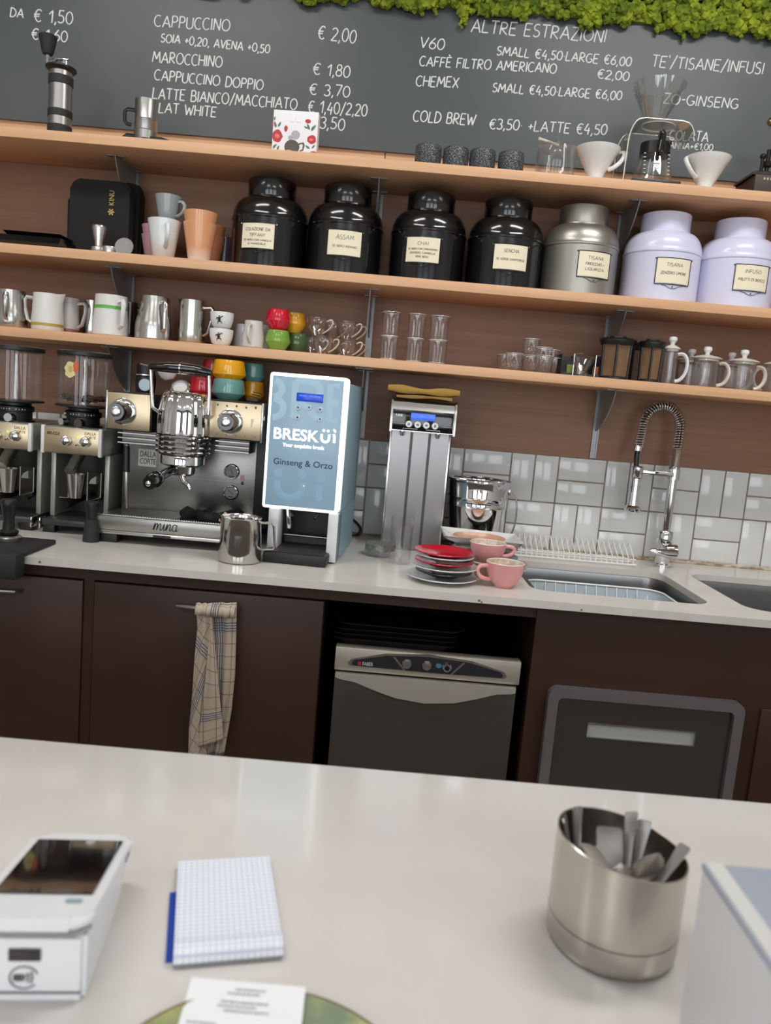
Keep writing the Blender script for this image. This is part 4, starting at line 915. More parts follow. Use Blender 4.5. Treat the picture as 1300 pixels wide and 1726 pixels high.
# ================================================================== espresso machine
t = T('espresso_machine', 'one group steel espresso machine with two big black knobs and a chrome lever group', 'espresso machine', (-.545, -.25, ZC))
def p(n, m_, mb, **k): return P(t, n, mb, m_, world=True, **k)
XL, XR = -.738, -.337; XM = -.538
p('housing', black, MB().b2(XL - .004, XR + .006, -.30, -.05, .945, 1.290, .004))
p('splash_panel', brushed_h, MB().b2(XL - .004, XR - .034, -.304, -.2995, .968, 1.196, .003))
for a, b, side_ in ((XL, -.622, 'l'), (-.502, XR, 'r')):
    p('control_box', black, MB().b2(a, b, -.448, -.301, 1.194, 1.293, .002))
    p('box_face', champagne, MB().b2(a + .003, b - .003, -.4525, -.4475, 1.197, 1.290, .0015))
    p('box_trim', steel, MB().b2(a - .002, a + .003, -.454, -.40, 1.193, 1.294, .001) if side_ == 'l' else MB().b2(b - .003, b + .002, -.454, -.40, 1.193, 1.294, .001))
for k, (xx, zz, r) in enumerate(((-.694, 1.243, .027), (-.418, 1.240, .026))):
    kb = p('dial_knob', black_gloss, MB().lathe([(0, 0), (r * .86, 0), (r * .96, .004), (r * .80, .046), (r * .76, .048), (0, .048)], (xx, -.4605, zz), M=Matrix.Rotation(PI / 2, 4, 'X')))
    c = MB().lathe([(0, 0), (r * .46, 0), (r * .48, .002), (r * .4, .0035), (r * .2, .004), (0, .0037)], (xx, -.5085, zz), M=Matrix.Rotation(PI / 2, 4, 'X')); o = P(kb, 'knob_cap', c, steel, world=True)
    p('dial_bezel', chrome, MB().lathe([(r * .8, 0), (r * 1.26, 0), (r * 1.26, .004), (r * 1.05, .0075), (r * .8, .0075)], (xx, -.453, zz), M=Matrix.Rotation(PI / 2, 4, 'X')))
m = MB()
for k in range(6):
    xx = -.478 + k * .0245; m.prism(blob(xx, 1.281 - (.0 if k % 2 else .001), .0028, .0032, 7, .3), .0003, FRONT(0, -.4527, 0)); m.ball((xx + .002, -.4527, 1.206), .0016, 1)
for k in range(7): m.b2(-.366, -.362 + .001 * k * .6, -.4529, -.4524, 1.232 + k * .003, 1.2333 + k * .003)
p('panel_icon', mat('icon_print', (98, 84, 66), .6), m, smooth=False)
# group
gc = (XM, -.446, 0); R = .067
def flute(v):
    a = math.atan2(v.y - 0, v.x); k = 1 + .028 * math.cos(a * 12); return (v.x * k, v.y * k, v.z)
p('group_bell', chrome, MB().lathe([(R, 1.198), (R * 1.01, 1.206), (R * .99, 1.25), (R * .90, 1.288), (R * .80, 1.300), (R * .6, 1.306), (0, 1.307)], gc, seg=112, fn=flute))
m = MB(); 
for k in range(4): m.lathe([(R * .9, 1.1995 - k * .0125 - .011), (R * 1.03, 1.1995 - k * .0125 - .0105), (R * 1.05, 1.1995 - k * .0125 - .0075), (R * 1.03, 1.1995 - k * .0125 - .0045), (R * .9, 1.1995 - k * .0125 - .004)], gc, seg=56)
p('cooling_fins', chrome, m)
p('group_core', dark_steel, MB().lathe([(R * .9, 1.146), (R * .9, 1.199)], gc))
p('group_collar', chrome, MB().lathe([(0, 1.146), (.054, 1.146), (.056, 1.142), (.056, 1.122), (.050, 1.118), (.044, 1.116), (0, 1.116)], gc))
for k in range(3):
    z = 1.187 - k * .0125
    p('side_fin', brushed, MB().b2(-.716, -.61, -.425, -.415, z - .0014, z + .0014)); p('side_fin', brushed, MB().b2(-.46, -.372, -.425, -.415, z - .0014, z + .0014))
p('fin_backing', dark_steel, MB().b2(-.712, -.614, -.40, -.303, 1.158, 1.193)); p('fin_backing', dark_steel, MB().b2(-.456, -.376, -.40, -.303, 1.158, 1.193))
p('lever_arm', chrome, MB().tube([(-.600, -.46, 1.25), (-.612, -.478, 1.262), (-.616, -.478, 1.30), (-.622, -.474, 1.365)], [.007, .0055, .0048, .0048], 10))
p('lever_arm', chrome, MB().tube([(-.480, -.46, 1.245), (-.470, -.478, 1.256), (-.470, -.478, 1.30), (-.474, -.474, 1.352)], [.007, .0055, .0048, .0048], 10))
p('lever_grip', black_gloss, MB().tube([(-.626, -.474, 1.362), (-.622, -.474, 1.362), (-.58, -.474, 1.3635), (-.545, -.474, 1.364), (-.51, -.474, 1.363), (-.478, -.474, 1.359), (-.468, -.474, 1.358)], [.007, .0095, .013, .014, .013, .0105, .007], 16))
p('lever_ring', steel, MB().lathe([(.0142, -.0015), (.0150, -.0015), (.0150, .0015), (.0142, .0015)], (-.546, -.474, 1.364), M=Matrix.Rotation(PI / 2, 4, 'Y')))
p('lever_tip', chrome, MB().tube([(-.628, -.474, 1.363), (-.648, -.474, 1.366)], .0025, 8))
g = p('top_gauge', chrome, MB().lathe([(0, 0), (.025, 0), (.026, .006), (.023, .010), (.019, .010), (.018, .006), (0, .006)], (-.56, -.415, 1.312), M=Matrix.Rotation(math.radians(52), 4, 'X')))
P(g, 'gauge_face', MB().lathe([(0, .0065), (.0178, .0065)], (-.56, -.415, 1.312), M=Matrix.Rotation(math.radians(52), 4, 'X')), mat('gauge_face', (206, 206, 204), .4), world=True)
pf = p('portafilter', chrome, MB().lathe([(0, 1.092), (.026, 1.092), (.034, 1.098), (.036, 1.117), (0, 1.117)], gc).tube([(XM, -.45, 1.085), (XM, -.452, 1.10)], .011, 12))
P(pf, 'portafilter_handle', MB().tube([(XM - .012, -.474, 1.108), (XM - .02, -.50, 1.103), (XM - .030, -.54, 1.092), (XM - .034, -.552, 1.089), (XM - .038, -.57, 1.084), (XM - .042, -.585, 1.080)], [.010, .0115, .0125, .020, .0205, .016], 18), black_gloss, world=True)
P(pf, 'handle_ring', MB().tube([(XM - .0318, -.546, 1.0905), (XM - .0328, -.549, 1.0896)], [.0175, .0175], 18), chrome, world=True)
P(pf, 'handle_cap', MB().ball((XM - .0425, -.586, 1.0796), .007, 2, (1, .4, 1)), chrome, world=True)
P(pf, 'spout', MB().tube([(XM + .006, -.46, 1.092), (XM + .014, -.468, 1.078), (XM + .026, -.476, 1.070), (XM + .032, -.478, 1.060)], [.009, .008, .006, .004], 10), chrome, world=True)
wd_ = p('steam_wand', steel, MB().tube([(-.704, -.37, 1.19), (-.704, -.385, 1.16), (-.700, -.395, 1.09), (-.698, -.395, 1.04), (-.695, -.393, .985)], [.0065, .0055, .005, .005, .004], 10))
P(wd_, 'rubber_grip', MB().tube([(-.704, -.389, 1.15), (-.701, -.394, 1.11), (-.700, -.395, 1.082)], [.0085, .009, .0095], 12), black, world=True)
p('nameplate', mat('plate_pale', (232, 228, 218), .4), MB().b2(-.6985, -.648, -.3065, -.3042, 1.092, 1.140))
for k, s_ in enumerate(("DALLA", "CORTE")): text(s_, .022, plane_M((-.672, -.3067, 1.119 - k * .020), (1, 0, 0), (0, 0, 1)), t, 'nameplate_print', mat('plate_ink', (38, 36, 36), .6), width=.044)
for xx, zz in ((-.437, 1.098), (-.436, 1.040)):
    g = p('pressure_gauge', black_gloss, MB().lathe([(0, 0), (.0215, 0), (.0215, .005), (.019, .009), (.0172, .009), (.017, .004), (0, .004)], (xx, -.304, zz), M=Matrix.Rotation(PI / 2, 4, 'X')))
    P(g, 'gauge_face', MB().lathe([(0, .0045), (.017, .0045)], (xx, -.304, zz), M=Matrix.Rotation(PI / 2, 4, 'X')), mat('gauge_grey', (128, 128, 128), .35), world=True)
    P(g, 'gauge_rim', MB().lathe([(.0172, .0085), (.0178, .0098), (.0195, .0094), (.0202, .007)], (xx, -.304, zz), M=Matrix.Rotation(PI / 2, 4, 'X')), chrome, world=True)
    m = MB(); s_ = 1 if zz > 1.07 else -1; m.tube([(xx - .004, -.3092, zz + .010), (xx + .004, -.3092, zz - .008)] if s_ > 0 else [(xx - .009, -.3092, zz + .007), (xx + .007, -.3092, zz - .006)], .0007, 5); m.prism([(-.008, -.011), (.008, -.011), (.006, -.014), (-.006, -.014)], .0004, FRONT(xx, -.3090, zz)); P(g, 'needle', m, black, world=True)
p('panel_badge', mat('badge_pink', (190, 150, 150), .5), MB().b2(-.412, -.402, -.3055, -.304, 1.076, 1.09)); p('panel_screw', dark_steel, MB().ball((-.406, -.304, 1.068), .0045, 2, (1, .5, 1)))
p('side_knob', chrome, MB().tube([(XR + .006, -.40, 1.255), (XR + .020, -.40, 1.255)], .010, 16))
# drip tray
p('drip_tray', brushed, MB().b2(-.752, -.358, -.462, -.301, .934, .971, .003))
p('tray_lip', steel, MB().b2(-.744, -.366, -.46, -.33, .924, .9335, .001))
p('tray_latch', black, MB().b2(-.60, -.556, -.466, -.458, .924, .931, .001))
m = MB(); m.b2(-.744, -.366, -.452, -.306, .9712, .9725)
for k in range(58): 
    xx = -.738 + k * .0064; m.b2(xx, xx + .0034, -.448, -.31, .9725, .974)
p('tray_grate', steel, m, smooth=False)
p('tray_end', steel, MB().b2(-.757, -.7515, -.466, -.43, .922, .972, .002))
for xx in (-.722, -.388):
    for yy in (-.43, -.1): p('foot', black, MB().b2(xx - .024, xx + .024, yy - .024, yy + .024, ZC, .945 if yy > -.2 else .934, .002))
m = MB(); write(m, "mina", plane_M((-.602, -.4625, .944), (1, 0, 0), (0, 0, 1)), .064, .032, .0011, gap=.0, slant=.3, jit=.01); p('tray_script', black, m)

# ------------------------------------------------------------------ on top of the machine (its top is at z = 1.293)
ZT = 1.2935
def mcup(xl, xr, y, Y, z, col, nm, lab, flip=False):
    x, wd = span(xl, xr, y, Y); r = wd / 2; h = .057
    pr = [(0, 0), (r * .62, 0), (r * .66, .003), (r * .985, h * .30), (r * 1.0, h * .34), (r * .87, h)]
    return S('faceted_cup', MB().lathe(cup(pr, .003), (x, Y, ZT + z), seg=28), mat(nm, col, .15, coat=.5), lab, 'cup', 'coloured faceted cups on the espresso machine', base=(x, Y, ZT + z))
mcup(357, 413, 660, -.235, 0, (112, 164, 156), 'turquoise_glaze', 'turquoise cup on the espresso machine under the yellow one')
mcup(358, 415, 622, -.235, .0520, (240, 170, 16), 'yellow_glaze', 'bright yellow cup on top of the turquoise one on the espresso machine', True)
mcup(408, 445, 664, -.165, 0, (222, 150, 20), 'deep_yellow_glaze', 'yellow cup on the espresso machine beside the lit drink dispenser')
mcup(409, 446, 628, -.165, .0520, (92, 146, 142), 'teal_glaze', 'teal cup stacked on a yellow one beside the lit drink dispenser')
mcup(318, 366, 658, -.165, 0, (214, 44, 60), 'coral_red_glaze', 'red cup on the espresso machine behind the lever, lower of two')
mcup(340, 382, 630, -.165, .0520, (176, 30, 40), 'deep_red_glaze', 'dark red cup on the espresso machine, mostly behind the yellow one')
a = at(286, 636, -.25)
o = S('white_bowl_cup', MB().lathe(cup([(0, 0), (.012, 0), (.022, .010), (.027, .028)], .003), (a.x, -.25, ZT + .042), M=Matrix.Rotation(math.radians(-18), 4, 'Y')), white_c, 'white little cup with dark inside seen under the lever grip', 'cup', base=(a.x, -.25, ZT + .042))
a = at(246, 632, -.24)
t2 = T('basket_stack', 'black round gadget with a steel rim standing left on the espresso machine', 'gadget', (a.x, -.24, ZT)); P(t2, 'body', MB().lathe([(0, 0), (.026, 0), (.028, .02), (.028, .045), (.026, .047), (.026, .075), (.024, .08), (0, .08)]), black); P(t2, 'rim', MB().lathe([(.0262, .047), (.0295, .048), (.0295, .051), (.0262, .052)]), steel)
a = at(243, 655, -.30)
t2 = T('small_timer', 'small round device with a pale blue face on the espresso machine', 'timer', (a.x, -.285, ZT + .0))
P(t2, 'case', MB().b2(-.014, .014, .0, .012, 0, .012, .002).lathe([(0, 0), (.0185, 0), (.0185, .01), (0, .01)], (0, .0, .022), M=Matrix.Rotation(PI / 2, 4, 'X')), black); P(t2, 'face', MB().lathe([(0, .0102), (.0165, .0102), (.0165, .0112), (0, .0115)], (0, 0, .022), M=Matrix.Rotation(PI / 2, 4, 'X')), mat('pale_blue_face', (176, 196, 206), .3))
a = at(300, 665, -.28)
S('saucepan_lid', MB().b2(-.64, -.52, -.29, -.16, ZT, ZT + .012, .004), mat('red_tray', (150, 36, 42), .4), 'low dark red tray on the espresso machine behind the lever arms', 'tray', base=(-.58, -.22, ZT))
q = []
a = at(434, 680, -.31)
t2 = T('slotted_brush', 'small dark brush with brass bristles lying at the right end of the espresso machine', 'brush', (a.x - .01, -.31, ZT))
P(t2, 'block', MB().b2(-.02, .014, -.01, .01, 0, .010, .002), black)
for k in range(4): P(t2, 'bristle_row', MB().tube([(-.012 + .003 * k, -.008, .010 + k * .006), (.014 + .003 * k, -.006, .004 + k * .007)], .0018, 6), mat('brass', (170, 148, 104), .25, 1))

# ================================================================== things standing before the machine
x, wd = span(369, 441, 910, -.55); r = wd / 2
t = T('steaming_pitcher', 'polished steel milk pitcher on the worktop before the espresso machine', 'pitcher', (x, -.545, ZC))
h = .112
def sp(v):
    a = abs(abs(math.atan2(v.y, v.x)) - PI); f = max(0, (v.z / h - .72) / .28) * max(0, 1 - a / .5); return (v.x * (1 + .16 * f), v.y, v.z + .003 * f)
P(t, 'body', MB().lathe(cup([(0, 0), (r * .93, 0), (r * .99, .003), (r, .010), (r * .99, .03), (r * .95, .07), (r * .90, h - .004), (r * .93, h)], .0014), seg=56, fn=sp), mat('pitcher_steel', (206, 204, 200), .1, 1))
P(t, 'handle', MB().tube([(r * .9, 0, h * .90), (r + .022, -.004, h * .92), (r + .028, -.005, h * .86), (r + .034, -.006, h * .40), (r + .030, -.006, h * .34), (r * .96, 0, h * .30)], .0032, 8), steel)
P(t, 'lip_mark', MB().lathe([(r * .968, h * .44), (r * .9685, h * .447)]), dark_steel)
# black cloth on the drip tray
rn = random.Random(11); a = at(312, 868, -.38); b = at(398, 862, -.38)
m = MB(); pts = [(a.x + (b.x - a.x) * k / 15, -.405 + .03 * math.sin(k * .55), .983 + .004 * math.sin(k * 1.7) + .0012 * max(0, k - 9)) for k in range(16)]
m.tube(pts, [.008 + .005 * abs(math.sin(k * 1.3)) + (.004 if k < 3 else 0) for k in range(16)], 12)
m.tube([(p_[0] + .012, p_[1] + .028, p_[2] - .001) for p_ in pts[3:]], [.009 + .003 * abs(math.cos(k * 1.1)) for k in range(13)], 10)
S('bar_cloth', m, black_soft, 'black crumpled cloth lying on the espresso machine\'s drip tray', 'cloth', base=((a.x + b.x) / 2, -.39, .9741))
a = at(374, 885, -.425)
S('wooden_tag', MB().box((a.x + .012, -.425, .9823), (.032, .003, .030), .001, rot=Matrix.Rotation(.5, 3, 'Y') @ Matrix.Rotation(-.5, 3, 'X')), mat('card_brown', (206, 166, 140), .7), 'small peach coloured tag sticking out beside the black cloth', 'tag', base=(a.x + .012, -.425, .9742))
# stubby black tamper
x, _ = span(141, 163, 900, -.47)
t = T('black_tamper', 'black two part tamper standing between grinder and espresso machine', 'tamper', (x, -.462, ZC))
P(t, 'stand', MB().lathe([(0, 0), (.0215, 0), (.0215, .005), (.0165, .058), (0, .058)]), rubber)
P(t, 'handle', MB().lathe([(0, .0582), (.014, .0582), (.0145, .074), (.020, .100), (.019, .104), (0, .105)]), black)
# tamping mat over the counter's left end with its tamper
a = atz(76, 917, ZC + .012); mx = a.x
t = T('tamping_mat', 'black rubber tamping mat folded over the worktop edge at the far left', 'mat', (mx - .12, -.61, ZC))
m = MB(); m.b2(mx - .30, mx, -.70, -.535, ZC + .0005, ZC + .012, .004); P(t, 'pad', m, rubber, world=True)
m = MB(); m.b2(mx - .30, mx - .001, -.742, -.6955, ZC - .048, ZC + .012, .008); P(t, 'lip', m, rubber, world=True)
a = atz(12, 912, ZC + .0125)
t = T('tamper', 'black handled tamper with a steel foot standing on the rubber mat', 'tamper', (a.x, -.60, ZC + .0125))
P(t, 'foot', MB().lathe([(0, 0), (.029, 0), (.030, .002), (.030, .010), (.026, .014), (.012, .018), (0, .018)]), steel)
P(t, 'handle', MB().lathe([(.0, .0182), (.022, .0182), (.024, .024), (.014, .03), (.0125, .05), (.017, .085), (.019, .096), (.016, .102), (0, .104)]), black)
# ================================================================== lit drink dispenser
t = T('drink_dispenser', 'tall pale blue drink dispenser with a glowing white framed front panel', 'drink dispenser', (-.2105, -.483, ZC), -.066)
blue_s = mat('dispenser_side', (150, 184, 200), .4); blue_f = mat('dispenser_front', (140, 166, 184), .3, emit=(128, 160, 182), es=.22, coat=.1)
glow = mat('glow_frame', (255, 255, 250), .4, emit=(255, 255, 250), es=1.0)
W2 = .0905
P(t, 'body', MB().b2(-W2, W2, .03, .352, .1305, .462, .004), blue_s)
m = MB(); m.b2(W2 - .004, W2, .001, .35, .006, .1304); m.b2(-W2, -W2 + .004, .001, .35, .006, .1304); P(t, 'side_panel', m, blue_s, smooth=False)
for sx in (-1, 1): P(t, 'front_post', MB().b2(sx * W2 if sx < 0 else W2 - .026, -W2 + .026 if sx < 0 else W2, -.002, .06, .004, .130, .002), white_p)
P(t, 'recess_back', MB().b2(-W2 + .026, W2 - .026, .13, .15, .005, .1304), smoke_d, smooth=False)
m = MB(); m.b2(-W2 + .01, W2 - .01, .0, .36, 0, .0055); P(t, 'base', m, black, smooth=False)
f0, f1, fz0, fz1 = -.1045, .0905, .134, .474
P(t, 'light_frame', MB().b2(f0, f1, -.028, .0295, fz0, fz1, .007), glow)
P(t, 'front_panel', MB().b2(f0 + .0085, f1 - .0085, -.0292, -.0278, fz0 + .0085, fz1 - .0085, .0006), blue_f)
pale = mat('pale_blue_print', (152, 180, 196), .35, emit=(142, 174, 194), es=.24); mid_b = mat('mid_blue_print', (130, 162, 186), .35, emit=(116, 154, 182), es=.22)
def ptext(body, size, x, z, m_, name, **k):
    me = text(body, size, plane_M((x, -.0294, z), (1, 0, 0), (0, 0, 1)), None, name, m_, **k); me.parent = t; return me
m = MB()
def stroke(pts, r): m.tube([(x, -.0293, z) for x, z in pts], r, 8, flat=1)
stroke(ar(-.093, .433, .022, .020, 80, -85), .0085); stroke(ar(-.093, .386, .028, .024, 85, -85), .0085)
def squash():
    for v in m.bm.verts: v.co.y = -.0293 + (v.co.y + .0293) * .03
squash(); P(t, 'big_letter_print', m, pale)
m = MB(); stroke([(-.038, .455), (-.038, .365)], .0085); stroke([(-.038, .455)] + ar(-.003, .435, .028, .022, 90, -90) + [(-.028, .413), (.022, .366)], .0085); squash(); P(t, 'big_letter_print', m, pale)
m = MB(); stroke([(.073, .452), (.050, .452), (.050, .366), (.073, .366)], .0085); stroke([(.05, .41), (.073, .41)], .0085); squash(); P(t, 'big_letter_print', m, pale)
m = MB(); stroke([(-.068, .206), (-.068, .192)] + ar(-.036, .192, .032, .027, 180, 360) + [(-.004, .206)], .0085); squash(); P(t, 'big_letter_print', m, mid_b)
m = MB(); stroke([(.040, .204), (.040, .164)], .0085); squash(); P(t, 'big_letter_print', m, mid_b)
for xx, zz in ((-.066, .226), (-.006, .226), (.044, .222)): P(t, 'big_letter_dot', MB().lathe([(0, 0), (.011, 0), (.011, .0003), (0, .0003)], (xx, -.0292, zz), M=Matrix.Rotation(PI / 2, 4, 'X')), mid_b)
P(t, 'display', MB().b2(-.0335, .0335, -.0305, -.0291, .408, .4285, .0006), mat('lcd_blue', (24, 70, 196), .2, emit=(16, 56, 190), es=.3))
ptext('ORZO   GINSENG', .006, 0, .420, mat('lcd_text', (120, 160, 235), .4, emit=(120, 160, 235), es=.4), 'display_text', width=.054).location.y = -.0014
for xx, zz in ((-.028, .392), (0, .394), (.0275, .392), (-.0275, .368), (.0285, .368)):
    b = P(t, 'button', MB().lathe([(0, 0), (.0062, 0), (.0068, .001), (.0062, .0018), (0, .0018)], (xx, -.0292, zz), M=Matrix.Rotation(PI / 2, 4, 'X')), mat('button_pale', (190, 206, 220), .4)); 
    P(b, 'button_icon', MB().prism(blob(xx, zz, .0024, .0026, 7, .35), .0003, FRONT(0, -.0311, 0)), mat('print_navy', (44, 54, 98), .6), smooth=False)
wt = mat('bright_white_print', (255, 255, 252), .4, emit=(255, 255, 250), es=.9); navy = mat('print_navy', (44, 54, 98), .6)
ptext('BRESK', .039, -.087, .311, wt, 'brand_lettering', width=.114, bold=.0008, align='LEFT')
m = MB()
def st2(pts, r=.0032): m.tube([(x, -.0295, z) for x, z in pts], r, 8)
st2([(.036, .332), (.036, .322)] + ar(.0455, .3225, .0095, .0100, 180, 360) + [(.055, .332)])
st2([(.0685, .312), (.0685, .328), (.066, .3335)]); squash()
for xx, zz in ((.0405, .3405), (.0515, .3405)): m.lathe([(0, 0), (.0034, 0), (.0034, .0003), (0, .0003)], (xx, -.0293, zz), M=Matrix.Rotation(PI / 2, 4, 'X'))
m.tube([(.0645, -.0293, .345), (.0685, -.0293, .3425), (.070, -.0293, .338)], .0026, 6)
for v in m.bm.verts: v.co.y = min(v.co.y, -.0291); v.co.y = max(v.co.y, -.0300)
P(t, 'brand_lettering', m, wt)
ptext('Your exquisite break', .0125, -.008, .293, wt, 'slogan', width=.106, bold=.0004)
ptext('Ginseng & Orzo', .022, -.006, .247, navy, 'product_lettering', width=.150, bold=.0001)
P(t, 'keyhole', MB().lathe([(0, 0), (.0024, 0), (.0024, .0006), (0, .0006)], (.001, -.0293, .198), M=Matrix.Rotation(PI / 2, 4, 'X')), steel)
P(t, 'drip_tray', MB().b2(-W2 + .004, W2 - .016, -.058, .10, .0005, .028, .004), black)
m = MB(); m.b2(-W2 + .012, W2 - .024, -.05, .09, .0282, .030)
for k in range(3): m.b2(-.05 + k * .04, -.022 + k * .04, -.036 + .004 * k, -.028 + .004 * k, .030, .0306)
m.b2(-W2 + .027, W2 - .027, .075, .10, .030, .052, .004); P(t, 'tray_grate', m, mat('grate_dark', (48, 47, 46), .5), smooth=False)
P(t, 'grate_rail', MB().tube([(-W2 + .027, .072, .053), (W2 - .027, .072, .053)], .0026, 8), steel)
for sx in (-.030, .022): P(t, 'nozzle', MB().tube([(sx * 1.6, .05, .13), (sx * 1.1, .03, .108)], .0042, 8), black)
P(t, 'chrome_guide', MB().tube([(-.050, .05, .128), (-.046, .045, .105), (-.043, .05, .075)], .008, 10, flat=.6), chrome)
# power cable looping out beside the dispenser
a = at(585, 868, -.03); m = MB()
m.tube(bez(at(583, 870, -.05), at(604, 878, -.03), at(618, 898, -.02), at(600, 903, -.03), 14) + bez(at(600, 903, -.03), at(590, 906, -.03), at(586, 902, -.06), at(578, 902, -.07), 6), .0042, 8)
S('power_cable', m, black, 'black power cable looping out behind the drink dispenser against the tiles', 'cable', base=tuple(at(600, 900, -.03)))

# ================================================================== filter coffee tower
t = T('coffee_brewer', 'slim steel filter coffee tower with a blue display, in front of the tiles', 'coffee brewer', (.079, -.10, ZC))
def p(n, m_, mb, **k): return P(t, n, mb, m_, world=True, **k)
x0, x1 = -.009, .168
bs = mat('tower_steel', (150, 148, 148), .3, 1, bump=((300, 300, 3), .06))
p('column', bs, MB().b2(x0 + .006, x1 - .006, -.196, -.02, ZC + .001, 1.25))
p('back_box', mat('tower_black', (36, 36, 37), .45), MB().b2(x0 + .003, x1 + .006, -.16, -.015, ZC, 1.245, .002))
for xx in (x0 + .003, x1 - .003): p('edge_strip', steel, MB().b2(xx - .003, xx + .003, -.2005, -.165, ZC, 1.25, .001))
for xx in (.0545, .107): p('groove', mat('groove_dark', (84, 82, 80), .4, .9), MB().b2(xx - .004, xx + .004, -.1972, -.1955, ZC + .002, 1.246))
p('head', steel, MB().prism([(-.262, 1.25), (-.262, 1.312), (-.255, 1.330), (-.24, 1.337), (-.02, 1.337), (-.02, 1.25)], x1 - x0 - .002, plane_M((x0 + .001, 0, 0), (0, 1, 0), (0, 0, 1))))
for xx in (x0 - .002, x1): p('cheek', steel, MB().prism([(-.266, 1.246), (-.266, 1.314), (-.258, 1.334), (-.242, 1.3405), (-.02, 1.3405), (-.02, 1.246)], .005, plane_M((xx, 0, 0), (0, 1, 0), (0, 0, 1))))
p('control_panel', black_gloss, MB().b2(x0 + .004, x1 - .002, -.2645, -.2615, 1.252, 1.309, .001))
p('display', mat('lcd_blue2', (60, 104, 214), .2, emit=(50, 92, 214), es=.6), MB().b2(.046, .114, -.2655, -.2642, 1.283, 1.302, .0005))
for k in range(4):
    xx = .042 + k * .0245; b = p('button', white_p, MB().lathe([(0, 0), (.0088, 0), (.0092, .001), (.0088, .002), (0, .002)], (xx, -.2643, 1.270), M=Matrix.Rotation(PI / 2, 4, 'X')))
    P(b, 'button_icon', MB().prism(blob(xx, 1.270, .0042, .004, 7, .3), .0003, FRONT(0, -.2664, 0)), mat('icon_grey', (120, 122, 126), .6), world=True, smooth=False)
text('UNI', .0085, plane_M((.004, -.2648, 1.290), (1, 0, 0), (0, 0, 1)), t, 'panel_lettering', mat('letter_pale', (220, 220, 222), .6), width=.018, bold=.0005, align='LEFT'); text('POWER', .0075, plane_M((.0235, -.2648, 1.290), (1, 0, 0), (0, 0, 1)), t, 'panel_lettering', mat('letter_dim', (110, 110, 112), .6), width=.019, align='LEFT')
m = MB()
for q in ([(.026, 1.254), (.026, 1.2575), (.066, 1.2575), (.066, 1.2595)], [(.091, 1.2595), (.091, 1.2575), (.130, 1.2575), (.130, 1.254)]): m.tube([(x, -.2647, z) for x, z in q], .0007, 4)
m.tube([(x0 + .006, -.2647, 1.270), (.030, -.2647, 1.270)], .0004, 4); m.tube([(.130, -.2647, 1.270), (x1 - .006, -.2647, 1.270)], .0004, 4)
p('panel_line', mat('letter_pale', (220, 220, 222), .6), m)
for xx in (.026, .128): p('spout', chrome, MB().lathe([(0, 1.235), (.005, 1.235), (.0075, 1.245), (.0075, 1.2505), (0, 1.2505)], (xx, -.235, 0), seg=20))
rn = random.Random(2)
def clothfn(z0, th, xa, xb, sd):
    q = random.Random(sd); ph = [q.uniform(0, 6) for _ in range(4)]
    def f(a, b):
        ang = 2 * PI * a; xx = xa + (xb - xa) * b; ry = .062; yy = -.185 + ry * math.copysign(abs(math.cos(ang)) ** .5, math.cos(ang)) * (1 - .06 * math.sin(xx * 40 + ph[0])); zz = z0 + th / 2 + th / 2 * math.copysign(abs(math.sin(ang)) ** .22, math.sin(ang)) * (1 + .25 * math.sin(xx * 55 + ph[1])) + .0018 * math.sin(xx * 30 + ph[2])
        return Vector((xx, yy, zz))
    return f
tw = mat('mustard_cloth', (164, 130, 62), .9, bump=((300, 300, 300), .4)); 
tc_ = T('folded_cloth', 'mustard yellow folded cloth lying on top of the coffee tower', 'cloth', (.08, -.18, 1.3406))
m = MB(); m.grid(clothfn(1.3418, .010, x0 + .010, x1 - .010, 1), 32, 26, closed_u=True); bmesh.ops.holes_fill(m.bm, edges=m.bm.edges, sides=0); P(tc_, 'lower_fold', m, mat('mustard_cloth_darker', (150, 116, 62), .9, bump=((300, 300, 300), .4)), world=True, angle=60)  # lower fold in a slightly darker mustard
m = MB(); m.grid(clothfn(1.3545, .021, x0 - .016, x1 + .010, 4), 32, 26, closed_u=True); bmesh.ops.holes_fill(m.bm, edges=m.bm.edges, sides=0); P(tc_, 'upper_fold', m, tw, world=True, angle=60)

# ================================================================== ice bucket
x, wd = span(757, 862, 806, -.125); x, rb = .272, .0945
t = T('ice_bucket', 'shiny steel ice bucket with ring handles between coffee tower and dish rack', 'bucket', (x, -.13, ZC))
h = .222
P(t, 'body', MB().lathe(cup([(0, 0), (rb * .72, 0), (rb * .75, .004), (rb * .90, h * .62), (rb * .925, h * .64), (rb * .905, h * .655), (rb * .915, h * .74), (rb * .94, h * .76), (rb * .925, h * .78), (rb * .96, h * .965), (rb * 1.0, h * .98), (rb, h)], .0016), seg=64), chrome)
for s_ in (1,):
    P(t, 'lug', MB().box((s_ * rb * .955, -.006, h * .86), (.006, .022, .02), .002), steel)
    P(t, 'ring_handle', MB().tube([(s_ * (rb * .99 + .004 + .020 * math.sin(k * PI / 16)), -.01 - .004 * math.sin(k * PI / 16), h * (.86 - .60 * (1 - math.cos(k * PI / 16)) / 2)) for k in range(17)], .0028, 8), steel)

